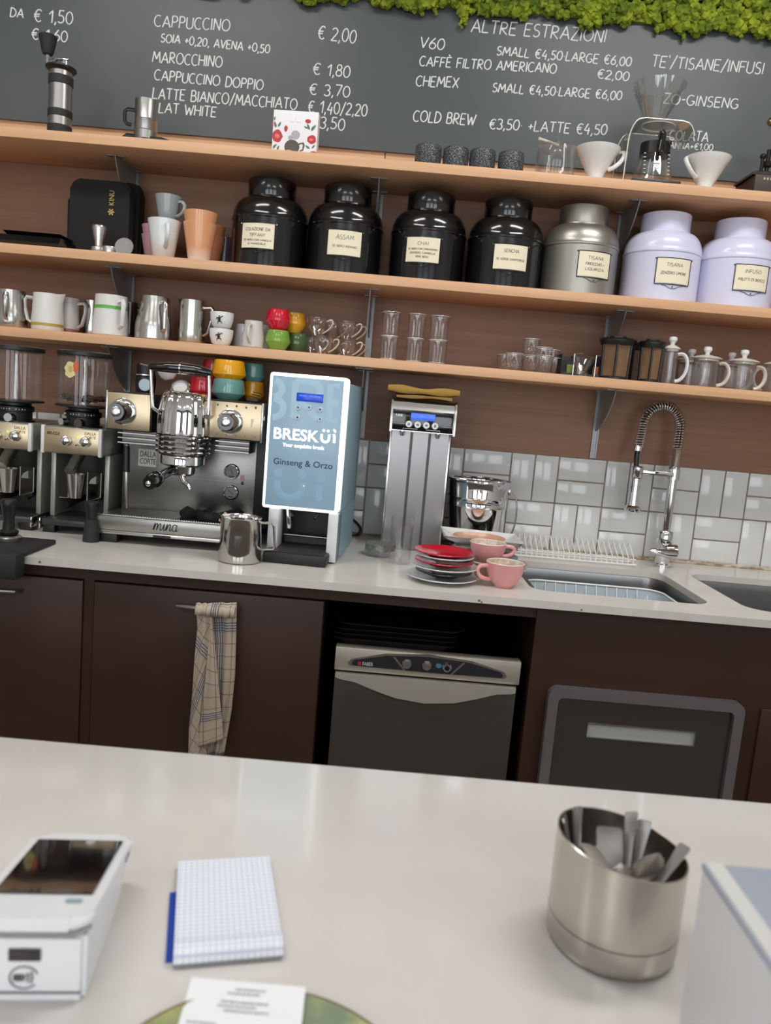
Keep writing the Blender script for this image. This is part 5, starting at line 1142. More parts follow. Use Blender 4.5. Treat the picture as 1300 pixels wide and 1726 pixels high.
# ================================================================== glassware and crockery by the sink
x, wd = span(660, 699, 880, -.405)
S('highball_glass', MB().lathe(cup([(0, 0), (.0265, 0), (.0285, .004), (.0295, .03), (.0305, .128)], .0016, .012), (.046, -.40, ZC), seg=48), clear, 'tall clear highball glass standing before the coffee tower', 'glass', base=(.046, -.40, ZC))
t = T('glass_dish', 'low round glass dish with a grainy filling beside the highball glass', 'dish', (-.008, -.315, ZC))
P(t, 'bowl', MB().lathe(cup([(0, 0), (.042, 0), (.0445, .003), (.0445, .036)], .002, .004)), clear); P(t, 'filling', MB().lathe([(0, .018), (.042, .018), (.042, .034), (0, .034)]), mat('grainy_grey', (150, 148, 140), .9, noise=((90, 88, 82), (300, 300, 300), (.4, .6))))
def saucer(r, c, m_, lab, grp, dep=.012, name='saucer', cat='saucer', M=None):
    m = MB(); m.lathe([(0, 0), (r * .55, 0), (r * .58, .002), (r * .8, dep * .55), (r, dep), (r * .995, dep + .0025), (r * .80, dep * .62 + .0025), (r * .58, .0055), (0, .0045)], c, seg=64, M=M)
    return S(name, m, m_, lab, cat, grp, base=c)
sx, sy = .150, -.565
red_c = mat('red_plate_glaze', (196, 18, 48), .18, coat=.4); rimw = mat('grey_white_glaze', (214, 215, 216), .2, coat=.4); ink_c = mat('slate_glaze', (40, 44, 52), .25, coat=.3)
z = ZC
for r, m_, lb, dz, dx in ((.088, rimw, 'lowest white saucer of the red and white stack', .0125, 0), (.070, ink_c, 'dark slate saucer second from the bottom of the red and white stack', .0135, .004), (.084, rimw, 'white saucer in the middle of the stack, under the lower red one', .0125, .004),
                          (.0735, red_c, 'lower red saucer of the stack', .0135, .003), (.072, rimw, 'thin white saucer between the two red ones', .009, .004), (.0735, red_c, 'top red saucer of the stack', .012, .001)):
    saucer(r, (sx + dx, sy, z), m_, lb, 'stack of red and white saucers'); z += dz
pink_c = mat('pink_glaze', (226, 160, 160), .2, coat=.35); stain = mat('coffee_stain', (206, 178, 150), .5, noise=((232, 226, 216), (40, 40, 40), (.4, .6)))
def pink_cup(loc, ang, lab, r=.047, h=.061, m_=pink_c):
    t = T('pink_cup', lab, 'cup', loc, ang, 'used pink cappuccino cups')
    pr = [(0, 0), (r * .48, 0), (r * .52, .003), (r * .80, h * .3), (r * .95, h * .62), (r, h)]
    P(t, 'body', MB().lathe(pr + [(r - .0015, h + .0008), (r - .003, h)], seg=56), m_)
    P(t, 'inside', MB().lathe([(r - .003, h), (r * .92, h * .6), (r * .76, h * .34), (r * .45, .006), (0, .006)], seg=56), stain)
    P(t, 'rim_line', MB().lathe([(r - .0032, h - .0002), (r - .0016, h + .0013), (r + .0004, h - .0006)], seg=56), white_c)
    P(t, 'handle', MB().tube(bez((r * .93, 0, h * .82), (r + .038, 0, h * .98), (r + .030, 0, h * .22), (r * .74, 0, h * .30), 14), .0058, 12, flat=.9), m_)
pink_cup((.302, -.578, ZC), PI + .25, 'pink cup with coffee stains standing alone at the front of the worktop')
c2 = at(820, 944, -.45)
saucer(.062, (c2.x + .060, -.385, ZC), rimw, 'white saucer just behind the two stacked pink cups', 'saucers behind the pink cups')
saucer(.055, (c2.x + .064, -.39, ZC + .0126), mat('dusky_pink', (186, 140, 140), .25, coat=.3), 'dusky pink saucer lying on a white one behind the stacked pink cups', 'saucers behind the pink cups')
pink_cup((c2.x, -.475, ZC), 2.0, 'brownish pink cup at the bottom, with another pink cup nested in it', .046, .040, mat('brown_pink_glaze', (190, 140, 122), .3, coat=.3))
pink_cup((c2.x - .003, -.475, ZC + .0415), .12, 'pink cup set on top of the brownish pink one, handle to the right', .047, .048)
# pile of plates behind the cups
px_, py_ = .274, -.318
def platter(w_, d_, c, m_, lab, tilt=0, lift=.016, name='platter'):
    m = MB(); n = 10
    def f(a, b):
        u, v = a * 2 - 1, b * 2 - 1; e = max(abs(u), abs(v)); zz = lift * max(0, (e - .45) / .55) ** 1.4
        return Vector((c[0] + u * w_ / 2, c[1] + v * d_ / 2, c[2] + zz + .001 + u * w_ / 2 * tilt))
    m.grid(f, 21, 21); m.grid(lambda a, b: f(a, b) + Vector((0, 0, .004)), 21, 21)
    S(name, m, m_, lab, 'plate', 'plates piled in front of the ice bucket', base=c, angle=60)
z = ZC
saucer(.080, (px_ + .02, py_, z), rimw, 'lowest white round plate of the pile by the bucket', 'plates piled in front of the ice bucket', .014, 'plate', 'plate')
saucer(.078, (px_ + .025, py_, z + .013), mat('sage_glaze', (120, 132, 126), .25, coat=.3), 'sage grey round plate in the pile by the bucket', 'plates piled in front of the ice bucket', .015, 'plate', 'plate')
saucer(.074, (px_ + .01, py_, z + .026), mat('charcoal_glaze', (58, 62, 64), .25, coat=.3), 'dark round plate in the pile by the bucket', 'plates piled in front of the ice bucket', .015, 'plate', 'plate')
platter(.17, .15, (px_ + .006, py_, z + .043), white_c, 'lower white square platter of the pile by the bucket', 0, .016)
platter(.218, .17, (px_ - .006, py_, z + .056), white_c, 'upper white square platter with lifted corners, under the peach plate', -.02, .022)
saucer(.073, (px_ - .012, py_ - .01, z + .0655), copper_tag, 'peach coloured round plate on top of the white platters', 'plates piled in front of the ice bucket', .012, 'plate', 'plate')

# ================================================================== white wire dish rack
wire = mat('white_wire', (236, 236, 234), .35)
t = T('dish_rack', 'white wire dish rack with upright tines against the tiles behind the sink', 'dish rack', (.58, -.11, ZC))
xa, xb = .372, .758
m = MB()
for yy, zz in ((-.165, .008), (-.045, .008), (-.155, .022), (-.11, .008)): m.tube([(xa, yy, ZC + zz), (xb, yy, ZC + zz)], .0026, 6)
for xx in (xa, xb): m.tube([(xx, -.165, ZC + .008), (xx, -.045, ZC + .008)], .0026, 6)
P(t, 'base_frame', m, wire, world=True)
for k in range(24):
    xx = xa + .008 + (xb - xa - .016) * k / 23
    P(t, 'tine', MB().tube([(xx, -.163, ZC + .006), (xx, -.158, ZC + .03), (xx - .004, -.118, ZC + .063), (xx - .004, -.108, ZC + .066), (xx - .003, -.098, ZC + .055), (xx, -.047, ZC + .008)], .0016, 5), wire, world=True)
# basket in the left sink
t = T('sink_basket', 'light grey basket with a white wire rim sunk in the left sink', 'basket', (.60, -.42, .81))
bm_ = mat('basket_grey', (176, 188, 196), .4)
m = MB()
pl = rrect(.395, .775, -.565, -.33, .05, 6); n = len(pl); cx, cy = .585, -.4475
vs = [[m.bm.verts.new((cx + (x - cx) * k, cy + (y - cy) * k, z)) for x, y in pl] for k, z in ((1.0, .868), (.93, .80), (.9, .795), (.1, .795))]
for a, b in zip(vs, vs[1:]):
    for k in range(n): m.bm.faces.new((a[k], a[(k + 1) % n], b[(k + 1) % n], b[k]))
P(t, 'tray', m, bm_, world=True)
P(t, 'rim_wire', MB().tube([(x, y, .872) for x, y in pl], .0028, 6, closed=True), wire, world=True)
for k in range(12):
    xx = .43 + k * .0285; P(t, 'wire', MB().tube([(xx, -.3285, .872), (xx, -.345, .83), (xx, -.36, .80)], .0016, 5), wire, world=True)
P(t, 'lower_wire', MB().tube([(cx + (x - cx) * .96, cy + (y - cy) * .96, .842) for x, y in pl], .0018, 5, closed=True), wire, world=True)

# ================================================================== spring tap
t = T('kitchen_tap', 'tall chrome spring tap with pull-down spray behind the two sinks', 'tap', (.861, -.082, ZC))
def p(n, m_, mb, **k): return P(t, n, mb, m_, world=True, **k)
tx, ty = .862, -.085
p('base_plate', chrome, MB().lathe([(0, ZC), (.031, ZC), (.031, ZC + .006), (.022, ZC + .009), (0, ZC + .009)], (tx, ty, 0)))
p('valve_body', chrome, MB().lathe([(0, ZC + .009), (.022, ZC + .009), (.022, ZC + .05), (.0235, ZC + .052), (.0235, ZC + .105), (.021, ZC + .109), (0, ZC + .109)], (tx, ty, 0)))
p('lever', chrome, MB().tube([(tx + .022, ty - .036, ZC + .046), (tx - .004, ty - .044, ZC + .046), (tx - .03, ty - .05, ZC + .050), (tx - .052, ty - .054, ZC + .052), (tx - .060, ty - .054, ZC + .052)], [.017, .016, .012, .009, .005], 12, flat=.8).lathe([(0, -.02), (.019, -.02), (.021, -.01), (.021, .012), (.016, .016), (0, .016)], (tx + .018, ty - .022, ZC + .052), M=Matrix.Rotation(PI / 2, 4, 'Y')))
p('post', chrome, MB().tube([(tx, ty, ZC + .109), (tx, ty, ZC + .272)], .0135, 16))
p('swivel_collar', chrome, MB().lathe([(0, ZC + .268), (.0185, ZC + .268), (.0185, ZC + .300), (0, ZC + .300)], (tx, ty, 0)))
arc = [(tx, ty, ZC + .30 + .02 * k) for k in range(6)] 
AR = .0555; ca = (tx - AR, ty, ZC + .425)
arc2 = [(tx, ty, ZC + .40)] + [(ca[0] + AR * math.cos(math.radians(a)), ty, ca[2] + AR * 1.12 * math.sin(math.radians(a))) for a in range(0, 181, 10)]
tail = [(ca[0] - AR - .004, ty - .006, ZC + .39), (ca[0] - AR - .008, ty - .01, ZC + .36)]
p('hose', mat('hose_black', (30, 30, 32), .4), MB().tube([(tx, ty, ZC + .30), (tx, ty, ZC + .36)] + arc2 + tail + [(tx - 2 * AR - .012, ty - .012, ZC + .33), (tx - 2 * AR - .008, ty - .012, ZC + .29)], .0075, 12))
path = [Vector(q) for q in [(tx, ty, ZC + .30), (tx, ty, ZC + .35)] + arc2 + tail]
dist = [0]
for a, b in zip(path, path[1:]): dist.append(dist[-1] + (b - a).length)
def along(s):
    for i in range(len(path) - 1):
        if s <= dist[i + 1]: f = (s - dist[i]) / max(1e-9, dist[i + 1] - dist[i]); return path[i].lerp(path[i + 1], f), (path[i + 1] - path[i]).normalized()
    return path[-1], (path[-1] - path[-2]).normalized()
TL = dist[-1]; coils = []; s = 0; ph = 0
while s < TL:
    c, tg = along(s); nx = Vector((0, 1, 0)); ny = tg.cross(nx).normalized()
    coils.append(c + (nx * math.cos(ph) + ny * math.sin(ph)) * .0145); ph += PI / 6; s += (.0026 if s < .06 else .0078) / 12
p('spring', chrome, MB().tube(coils, .0019, 5))
hx = tx - 2 * AR - .004
p('hose_end', chrome, MB().tube([(hx - .006, ty - .009, ZC + .362), (hx - .007, ty - .010, ZC + .345)], .0145, 14))
p('docking_arm', chrome, MB().b2(hx - .004, tx - .005, ty - .012 - .006, ty - .012 + .006, ZC + .276, ZC + .290, .002))
p('docking_ring', chrome, MB().lathe([(.0, ZC + .262), (.016, ZC + .262), (.0175, ZC + .266), (.0175, ZC + .296), (.013, ZC + .300), (0, ZC + .300)], (hx, ty - .012, 0)))
p('spray_head', chrome, MB().lathe([(0, ZC + .160), (.021, ZC + .160), (.024, ZC + .165), (.024, ZC + .174), (.018, ZC + .180), (.016, ZC + .20), (.0145, ZC + .262), (0, ZC + .262)], (hx, ty - .012, 0)))
# ================================================================== tea towel over the cupboard handle
tow = bpy.data.materials.new('tea_towel'); tow.use_nodes = True; nt = tow.node_tree; b_ = nt.nodes['Principled BSDF']; b_.inputs['Roughness'].default_value = .95
uvn = nt.nodes.new('ShaderNodeUVMap'); sep = nt.nodes.new('ShaderNodeSeparateXYZ'); nt.links.new(uvn.outputs[0], sep.inputs[0])
def mth(op, a, b=None):
    n = nt.nodes.new('ShaderNodeMath'); n.operation = op
    for k, v in enumerate((a, b)):
        if v is None: continue
        if isinstance(v, (int, float)): n.inputs[k].default_value = v
        else: nt.links.new(v, n.inputs[k])
    return n.outputs[0]
def lines_(ax, period, wid):      # thin lines every period
    return mth('LESS_THAN', mth('FRACT', mth('MULTIPLY', ax, 1 / period)), wid / period)
def band(ax, a, b):
    return mth('MULTIPLY', mth('GREATER_THAN', ax, a), mth('LESS_THAN', ax, b))
U_, V_ = sep.outputs[0], sep.outputs[1]
thin = mth('MAXIMUM', lines_(U_, .033, .0016), lines_(V_, .033, .0016))
blue = mth('MAXIMUM', mth('MULTIPLY', band(U_, .078, .106), lines_(U_, .0066, .0028)), mth('MULTIPLY', band(V_, .078, .106), lines_(V_, .0066, .0028)))
mix1 = nt.nodes.new('ShaderNodeMix'); mix1.data_type = 'RGBA'; mix1.inputs[6].default_value = lin((192, 176, 158)); mix1.inputs[7].default_value = lin((112, 96, 84)); nt.links.new(thin, mix1.inputs[0])
mix2 = nt.nodes.new('ShaderNodeMix'); mix2.data_type = 'RGBA'; mix2.inputs[7].default_value = lin((88, 98, 128)); nt.links.new(mix1.outputs[2], mix2.inputs[6]); nt.links.new(blue, mix2.inputs[0])
nt.links.new(mix2.outputs[2], b_.inputs['Base Color'])
t = T('tea_towel', 'beige checked tea towel with blue stripes hanging over the cupboard handle', 'towel', (-.385, -.70, .44))
def drape(name, L, R_, y0, uv, fold, bottom=None, n=26, mrows=40):
    """L, R_: lists of (x, z) of the left and right edges from the top down; uv(a, b): cloth coordinates"""
    m = MB(); uvl = m.bm.loops.layers.uv.new('uv')
    def ev(pl, b):
        k = b * (len(pl) - 1); i = min(int(k), len(pl) - 2); f = k - i; f = f
        return (pl[i][0] + (pl[i + 1][0] - pl[i][0]) * f, pl[i][1] + (pl[i + 1][1] - pl[i][1]) * f)
    def f(a, b):
        l, r = ev(L, b), ev(R_, b); x = l[0] + (r[0] - l[0]) * a; z = l[1] + (r[1] - l[1]) * a
        return Vector((x, y0 - fold(a, b), z))
    V = [[m.bm.verts.new(f(u / (n - 1), v / (mrows - 1))) for u in range(n)] for v in range(mrows)]
    for v in range(mrows - 1):
        for u in range(n - 1):
            fc = m.bm.faces.new((V[v][u], V[v][u + 1], V[v + 1][u + 1], V[v + 1][u]))
            for lp, (uu, vv) in zip(fc.loops, ((u, v), (u + 1, v), (u + 1, v + 1), (u, v + 1))): lp[uvl].uv = uv(uu / (n - 1), vv / (mrows - 1))
    o = P(t, name, m, tow, world=True, angle=80); sd = o.modifiers.new('thickness', 'SOLIDIFY'); sd.thickness = .0014; return o
A = lambda x, y: (lambda v: (v.x, v.z))(at(x, y, -.70))
TOPZ = .823
# rear fall: the straight half hanging on the right
drape('back_fall', [A(345, 1018), A(352, 1080), A(350, 1140), A(352, 1200), A(345, 1275)], [A(398, 1017), A(397, 1080), A(395, 1140), A(389, 1200), A(376, 1275)], -.692, lambda a, b: (.06 + a * .085, b * .37 + .03), lambda a, b: .003 * math.sin(a * 9 + 1) + .002 * math.sin(a * 21 + b * 3))
# left fold, its weave running aslant
def rot(a, b, ang, sx, sy, ox, oy):
    u, v = a * sx, b * sy; return (ox + u * math.cos(ang) - v * math.sin(ang), oy + u * math.sin(ang) + v * math.cos(ang))
drape('side_fold', [A(330, 1020), A(333, 1055), A(328, 1110), A(324, 1170), A(318, 1230), A(317, 1272)], [A(358, 1018), A(360, 1055), A(354, 1110), A(348, 1170), A(343, 1230), A(350, 1275)], -.700, lambda a, b: rot(a, b, -.52, .06, .36, -.02 - .02, .0), lambda a, b: .007 * math.sin(a * PI) + .0015 * math.sin(a * 14 + b * 6))
# front tongue, pointed at the top
drape('front_fold', [A(356, 1040), A(353, 1080), A(349, 1130), A(343, 1180), A(339, 1220), A(335, 1257)], [A(359, 1040), A(364, 1090), A(369, 1140), A(373, 1180), A(376, 1215), A(378, 1243)], -.709, lambda a, b: rot(a, b, .10, .05 * (.3 + b), .34, .02, -.160), lambda a, b: .004 * math.sin(a * PI) + .001 * math.sin(a * 12 + b * 5))
# the part that bends over the bow of the handle
m = MB(); uvl = m.bm.loops.layers.uv.new('uv')
xa, xb = A(331, 1018)[0], A(397, 1017)[0]; n = 30; prof = [(-.712, .800), (-.7125, .812), (-.708, .821), (-.698, .8255), (-.686, .8225), (-.679, .814), (-.677, .790), (-.675, .72), (-.674, .62)]
V = [[m.bm.verts.new((xa + (xb - xa) * u / (n - 1), y - .0025 * math.sin(u * .9) * (1 if i < 4 else .3), z + (.0015 * math.sin(u * 1.3) if i < 5 else 0))) for u in range(n)] for i, (y, z) in enumerate(prof)]
for i in range(len(prof) - 1):
    for u in range(n - 1):
        fc = m.bm.faces.new((V[i][u], V[i][u + 1], V[i + 1][u + 1], V[i + 1][u]))
        for lp, (uu, vv) in zip(fc.loops, ((u, i), (u + 1, i), (u + 1, i + 1), (u, i + 1))): lp[uvl].uv = (.035 + uu / (n - 1) * .11, .03 - vv * .012)
o = P(t, 'top_fold', m, tow, world=True, angle=80); sd = o.modifiers.new('thickness', 'SOLIDIFY'); sd.thickness = .0014

# ================================================================== glasswasher in the open bay, trays on top of it
t = T('glasswasher', 'stainless undercounter glasswasher with a curved handle in the open bay', 'glasswasher', (.13, -.40, .10))
def p(n, m_, mb, **k): return P(t, n, mb, m_, world=True, **k)
GX0, GX1 = -.092, .352
p('cabinet', dark_steel, MB().b2(GX0 + .004, GX1 - .004, -.63, -.12, .1005, .736, .002))
p('front_head', mat('washer_steel', (206, 198, 186), .5, .8), MB().b2(GX0, GX1, -.662, -.6301, .681, .738, .002))
ln = [(-.185, .0), (-.178, .009), (-.10, .027), (0, .033), (.10, .027), (.178, .009), (.185, 0), (.18, -.006), (.0, -.008), (-.18, -.006)]
def lens(k): return [(.130 + x * k, .700 + z * k - (.002 if z > 0 else 0)) for x, z in ln]
p('control_surround', steel, MB().prism([(.130 + (x - .0) * 1.03, .7015 + z * 1.12) for x, z in ln], .0012, FRONT(0, -.6621, 0)), smooth=False)
p('control_lens', mat('lens_dark', (40, 40, 46), .25, coat=.4), MB().prism([(.130 + x * .985, .7015 + z * .95) for x, z in ln], .0016, FRONT(0, -.6622, 0)), smooth=False)
for xx in (-.062, .066):
    s_ = -1 if xx < 0 else 1
    p('lens_divider', steel, MB().prism([(.130 + xx - .003 + s_ * .010, .726 if False else .7275), (.130 + xx + .003 + s_ * .010, .7275), (.130 + xx + .003 - s_ * .012, .694), (.130 + xx - .003 - s_ * .012, .694)] if False else [(.130 + xx + s_ * .020 - .003, .7255), (.130 + xx + s_ * .020 + .003, .7255), (.130 + xx - s_ * .008 + .003, .6945), (.130 + xx - s_ * .008 - .003, .6945)], .0022, FRONT(0, -.6622, 0)), smooth=False)
for k, xx in enumerate((.080, .128, .176)):
    b = p('button', steel if k < 2 else chrome, MB().lathe([(0, 0), (.0115, 0), (.012, .003), (.010, .006), (.004, .0075), (0, .0075)], (xx, -.6637, .711), M=Matrix.Rotation(PI / 2, 4, 'X')))
    if k == 2: P(b, 'button_core', MB().lathe([(0, .007), (.0065, .0066), (.006, .009), (0, .009)], (xx, -.6637, .711), M=Matrix.Rotation(PI / 2, 4, 'X')), black_gloss, world=True)
p('program_mark', mat('mark_blue', (70, 130, 160), .4), MB().prism(blob(.156, .7135, .007, .006, 9, .15), .0004, FRONT(0, -.6639, 0)), smooth=False)
text('FABER', .0125, plane_M((-.026, -.6642, .698), (1, 0, 0), (0, 0, 1)), t, 'maker_lettering', mat('letter_pale', (220, 220, 222), .6), width=.025, align='LEFT')
p('maker_mark', mat('mark_red', (170, 40, 40), .5), MB().b2(-.037, -.029, -.6643, -.6636, .698, .7065), smooth=False)
p('door', mat('door_steel', (112, 105, 100), .42, .9, bump=((3, 3, 260), .05)), MB().b2(GX0 + .002, GX1 - .004, -.655, -.6305, .12, .676, .002))
hp = [(GX0 + .004, .675), (GX1 - .008, .675), (GX1 - .008, .664), (GX1 - .014, .661), (.30, .657), (.25, .640), (.20, .626), (.13, .619), (.06, .626), (.01, .640), (-.04, .657), (GX0 + .014, .662), (GX0 + .004, .666)]
p('door_handle', mat('handle_steel', (214, 210, 202), .48, .75), MB().prism(hp, .016, FRONT(0, -.6551, 0)))
for k, (z, lb, dx) in enumerate(((.7385, 'lowest black serving tray on the glasswasher', .03), (.7505, 'second black serving tray from the bottom on the glasswasher', .03), (.7625, 'third black serving tray from the bottom on the glasswasher', .032), (.776, 'uppermost black serving tray on the glasswasher', .042))):
    m = MB(); pl = rrect(-.155, .155, -.11, .11, .035, 6); n = len(pl)
    vs = [[m.bm.verts.new((x * s_, y * s_, zz)) for x, y in pl] for s_, zz in ((.2, 0), (.92, 0), (1.0, .014), (1.02, .0145), (1.02, .016), (.995, .016), (.92, .003), (.2, .003))]
    for a, b in zip(vs, vs[1:]):
        for q in range(n): m.bm.faces.new((a[q], a[(q + 1) % n], b[(q + 1) % n], b[q]))
    m.bm.faces.new(vs[0][::-1]); m.bm.faces.new(vs[-1])
    for v in m.bm.verts: v.co += Vector((.015 + dx, -.53, z))
    S('serving_tray', m, mat('tray_black', (20, 20, 22), .3), lb, 'tray', 'black serving trays on the glasswasher', base=(.015 + dx, -.53, z))

# ================================================================== steel waste flap on the sink cabinet
t = T('waste_flap', 'dark mirror steel waste bin front with a slot, leaning before the sink cabinet', 'waste bin', (.655, -.69, 0))
def p(n, m_, mb, **k): return P(t, n, mb, m_, world=True, **k)
mir = mat('flap_steel', (112, 107, 108), .2, .85)
fo = rrect(.420, .886, .06, .692, .024, 6); fi = rrect(.444, .862, .075, .668, .012, 6)
me = flat_with_holes('flap_frame', fo, [fi], 0, .022); me.transform(FRONT(0, -.6645, 0)); me.transform(Matrix.Translation(-t.location)); me.materials.append(mat('flap_frame_steel', (150, 144, 148), .3, .7)); o = link('frame', me, t); bv = o.modifiers.new('bevel', 'BEVEL'); bv.width = .007; bv.segments = 3; bv.limit_method = 'ANGLE'; bv.angle_limit = 1.0
sl = [(.523, .572), (.783, .572), (.783, .607), (.523, .607)]
me = flat_with_holes('flap_panel', fi, [sl], 0, .004); me.transform(FRONT(0, -.670, 0)); me.transform(Matrix.Translation(-t.location)); me.materials.append(mir); link('panel', me, t)
p('slot_trim', steel, MB().tube([(x, -.6745, z) for x, z in sl], .0014, 4, closed=True))
m = MB(); m.b2(.444, .862, -.6665, -.6640, .075, .668); p('back_sheet', mat('slot_pale', (216, 222, 216), .3, emit=None), m, smooth=False)

# ================================================================== on the bar: card terminal
t = T('card_terminal', 'white card payment terminal with a dark screen, lying on the bar at the left', 'card terminal', (-.197, -1.965, ZB), math.radians(6.5))
TW = .036
def wedge(x0, x1, y0, y1, zf, zb, th, r=.012):
    pl = rrect(x0, x1, y0, y1, r, 6); m = MB(); n = len(pl)
    zt = lambda y: zf + (zb - zf) * (y - y0) / (y1 - y0)
    a = [m.bm.verts.new((x, y, zt(y) - th)) for x, y in pl]; b = [m.bm.verts.new((x, y, zt(y))) for x, y in pl]
    m.bm.faces.new(a[::-1]); m.bm.faces.new(b)
    for k in range(n): m.bm.faces.new((a[k], a[(k + 1) % n], b[(k + 1) % n], b[k]))
    es = [e for e in m.bm.edges if abs((e.verts[0].co - e.verts[1].co).z) < .02 and not (e.verts[0] in a and e.verts[1] in b) and not (e.verts[0] in b and e.verts[1] in a)]
    bmesh.ops.bevel(m.bm, geom=es, offset=.003, segments=3, affect='EDGES'); return m
term = mat('terminal_white', (228, 230, 234), .28, coat=.15)
P(t, 'upper_body', wedge(-TW, TW, -.0605, .068, .057, .034, .0095), term)
m = MB(); m.prism([(-.0585, .0), (-.0585, .0455), (-.052, .0458), (.03, .0300), (.06, .0245), (.03, .006), (.0, .0)], TW * 2 - .004, plane_M((-TW + .002, 0, 0), (0, 1, 0), (0, 0, 1)))
bmesh.ops.bevel(m.bm, geom=[e for e in m.bm.edges], offset=.003, segments=3, affect='EDGES'); P(t, 'lower_body', m, term)
P(t, 'grey_seam', MB().tube([(x, -.0604 + (.008 if abs(x) > TW - .006 else 0), .0470) for x in [-TW + .001, -TW + .008, 0, TW - .008, TW - .001]], .0016, 6), grey_paint)
def onface(y): return .057 + (.034 - .057) * (y + .0605) / .1285 + .0004
sl_ = (.034 - .057) / .1285
m = MB(); m.prism(rrect(-TW + .006, TW - .006, 0, .085, .001, 2), .0008, plane_M((0, -.030, onface(-.030)), (1, 0, 0), (0, 1, sl_))); P(t, 'screen', m, mat('screen_glass', (10, 10, 12), .04, coat=.6), smooth=False)
P(t, 'home_button', MB().prism(rrect(.016, .026, 0, .0045, .0015, 3), .0006, plane_M((0, -.041, onface(-.041)), (1, 0, 0), (0, 1, sl_))), mat('print_grey', (150, 170, 178), .5), smooth=False)
P(t, 'reader_window', MB().b2(-.010, .0085, -.0595, -.058, .0285, .0365, .0004), mat('lens_black', (28, 20, 28), .1, coat=.5))
m = MB(); cx_, cz_ = -.001, .0175
m.tube([(cx_ + .0082 * math.cos(math.radians(a)), -.0588, cz_ + .0072 * math.sin(math.radians(a))) for a in range(20, 331, 15)], .0005, 5)
for k in range(3): m.tube([(cx_ - .001 + .0022 * k + .0014 * math.cos(math.radians(a)), -.0588, cz_ + (.0018 + .0010 * k) * math.sin(math.radians(a))) for a in range(-75, 76, 15)], .0006, 5)
m.box((cx_ - .0035, -.0588, cz_), (.005, .001, .004))
P(t, 'contactless_symbol', m, mat('symbol_grey', (78, 78, 82), .6))
P(t, 'card_slot', MB().b2(-TW + .004, TW - .004, -.0592, -.058, .0070, .0082), mat('print_grey2', (96, 98, 102), .5))
P(t, 'side_button', MB().b2(TW - .0005, TW + .0008, .035, .046, .0325, .0345, .0004), grey_paint)

# ------------------------------------------------------------------ notepad
sq = bpy.data.materials.new('squared_paper'); sq.use_nodes = True; nt = sq.node_tree; b_ = nt.nodes['Principled BSDF']; b_.inputs['Roughness'].default_value = .8
tcn = nt.nodes.new('ShaderNodeTexCoord'); sep = nt.nodes.new('ShaderNodeSeparateXYZ'); nt.links.new(tcn.outputs['Object'], sep.inputs[0])
gl = mth('MAXIMUM', lines_(mth('ADD', sep.outputs[0], 1), .0042, .0007), lines_(mth('ADD', sep.outputs[1], 1), .0042, .0010))
mx = nt.nodes.new('ShaderNodeMix'); mx.data_type = 'RGBA'; mx.inputs[6].default_value = lin((232, 235, 242)); mx.inputs[7].default_value = lin((196, 204, 226)); nt.links.new(gl, mx.inputs[0]); nt.links.new(mx.outputs[2], b_.inputs['Base Color'])
t = T('notepad', 'small squared notepad with a blue back cover lying on the bar', 'notepad', (-.0915, -1.922, ZB), math.radians(14))
def pad(a, b):
    x = -.0355 + .071 * a; y = -.057 + .112 * b
    return x, y
P(t, 'blue_cover', MB().prism([(-.0405, -.050), (.033, -.050), (.033, .022), (-.0405, .022)], .0012, Matrix.Translation((0, 0, .0002))), mat('cover_blue', (28, 66, 168), .4), smooth=False)
m = MB()
def top(a, b): x, y = pad(a, b); s_ = max(0, (.16 - b) / .16); return Vector((x, y - .0 , .0085 + .0030 * math.sin(min(1, s_ * 1.0) * PI * .75) - .007 * max(0, (s_ - .55) / .45) ** 1.6 - .003 * b))
m.grid(top, 14, 40)
m.grid(lambda a, b: Vector((pad(a, b)[0], pad(a, b)[1], .0015)), 2, 2)
bm_ = m.bm
for s_ in (0, 1):
    vs = [[bm_.verts.new(top(s_, k / 39)) for k in range(40)], [bm_.verts.new((top(s_, k / 39).x, top(s_, k / 39).y, .0015)) for k in range(40)]]
    for k in range(39): bm_.faces.new((vs[0][k], vs[0][k + 1], vs[1][k + 1], vs[1][k]))
vs = [[bm_.verts.new(top(k / 13, 1)) for k in range(14)], [bm_.verts.new((top(k / 13, 1).x, top(k / 13, 1).y, .0015)) for k in range(14)]]
for k in range(13): bm_.faces.new((vs[0][k], vs[0][k + 1], vs[1][k + 1], vs[1][k]))
P(t, 'pages', m, sq)

# ------------------------------------------------------------------ plate with the receipt
pc = (-.041, -2.103, ZB)
pm = mat('olive_glaze', (168, 166, 110), .3, coat=.25, noise=((96, 116, 84), (16, 16, 16), (.42, .6)))
t = T('side_plate', 'mottled olive green plate at the bottom edge of the picture', 'plate', pc)
P(t, 'dish', MB().lathe([(0, 0), (.045, 0), (.05, .002), (.080, .010), (.0905, .0135), (.090, .0155), (.078, .0125), (.048, .0045), (0, .0035)], seg=72), pm)
P(t, 'rim_edge', MB().tube([(.0903 * math.cos(a * PI / 36), .0903 * math.sin(a * PI / 36), .0146) for a in range(72)], .0012, 6, closed=True), mat('rim_brown', (110, 92, 58), .4))
m = MB()
def rc(a, b): x = -.094 + .070 * a + .003 * b; y = -2.012 - .115 * b; return Vector((x, y, ZB + .0178 - .009 * math.sin(min(b * 1.3, 1) * PI * .5) + .004 * abs(a - .5) * b))
m.grid(rc, 10, 24); m.grid(lambda a, b: rc(a, b) - Vector((0, 0, .00025)), 10, 24)
t2 = T('receipt', 'white printed till receipt lying on the olive plate', 'receipt', (-.06, -2.07, ZB + .008)); P(t2, 'paper', m, mat('receipt_paper', (232, 233, 236), .7), world=True)
rn = random.Random(4); m = MB()
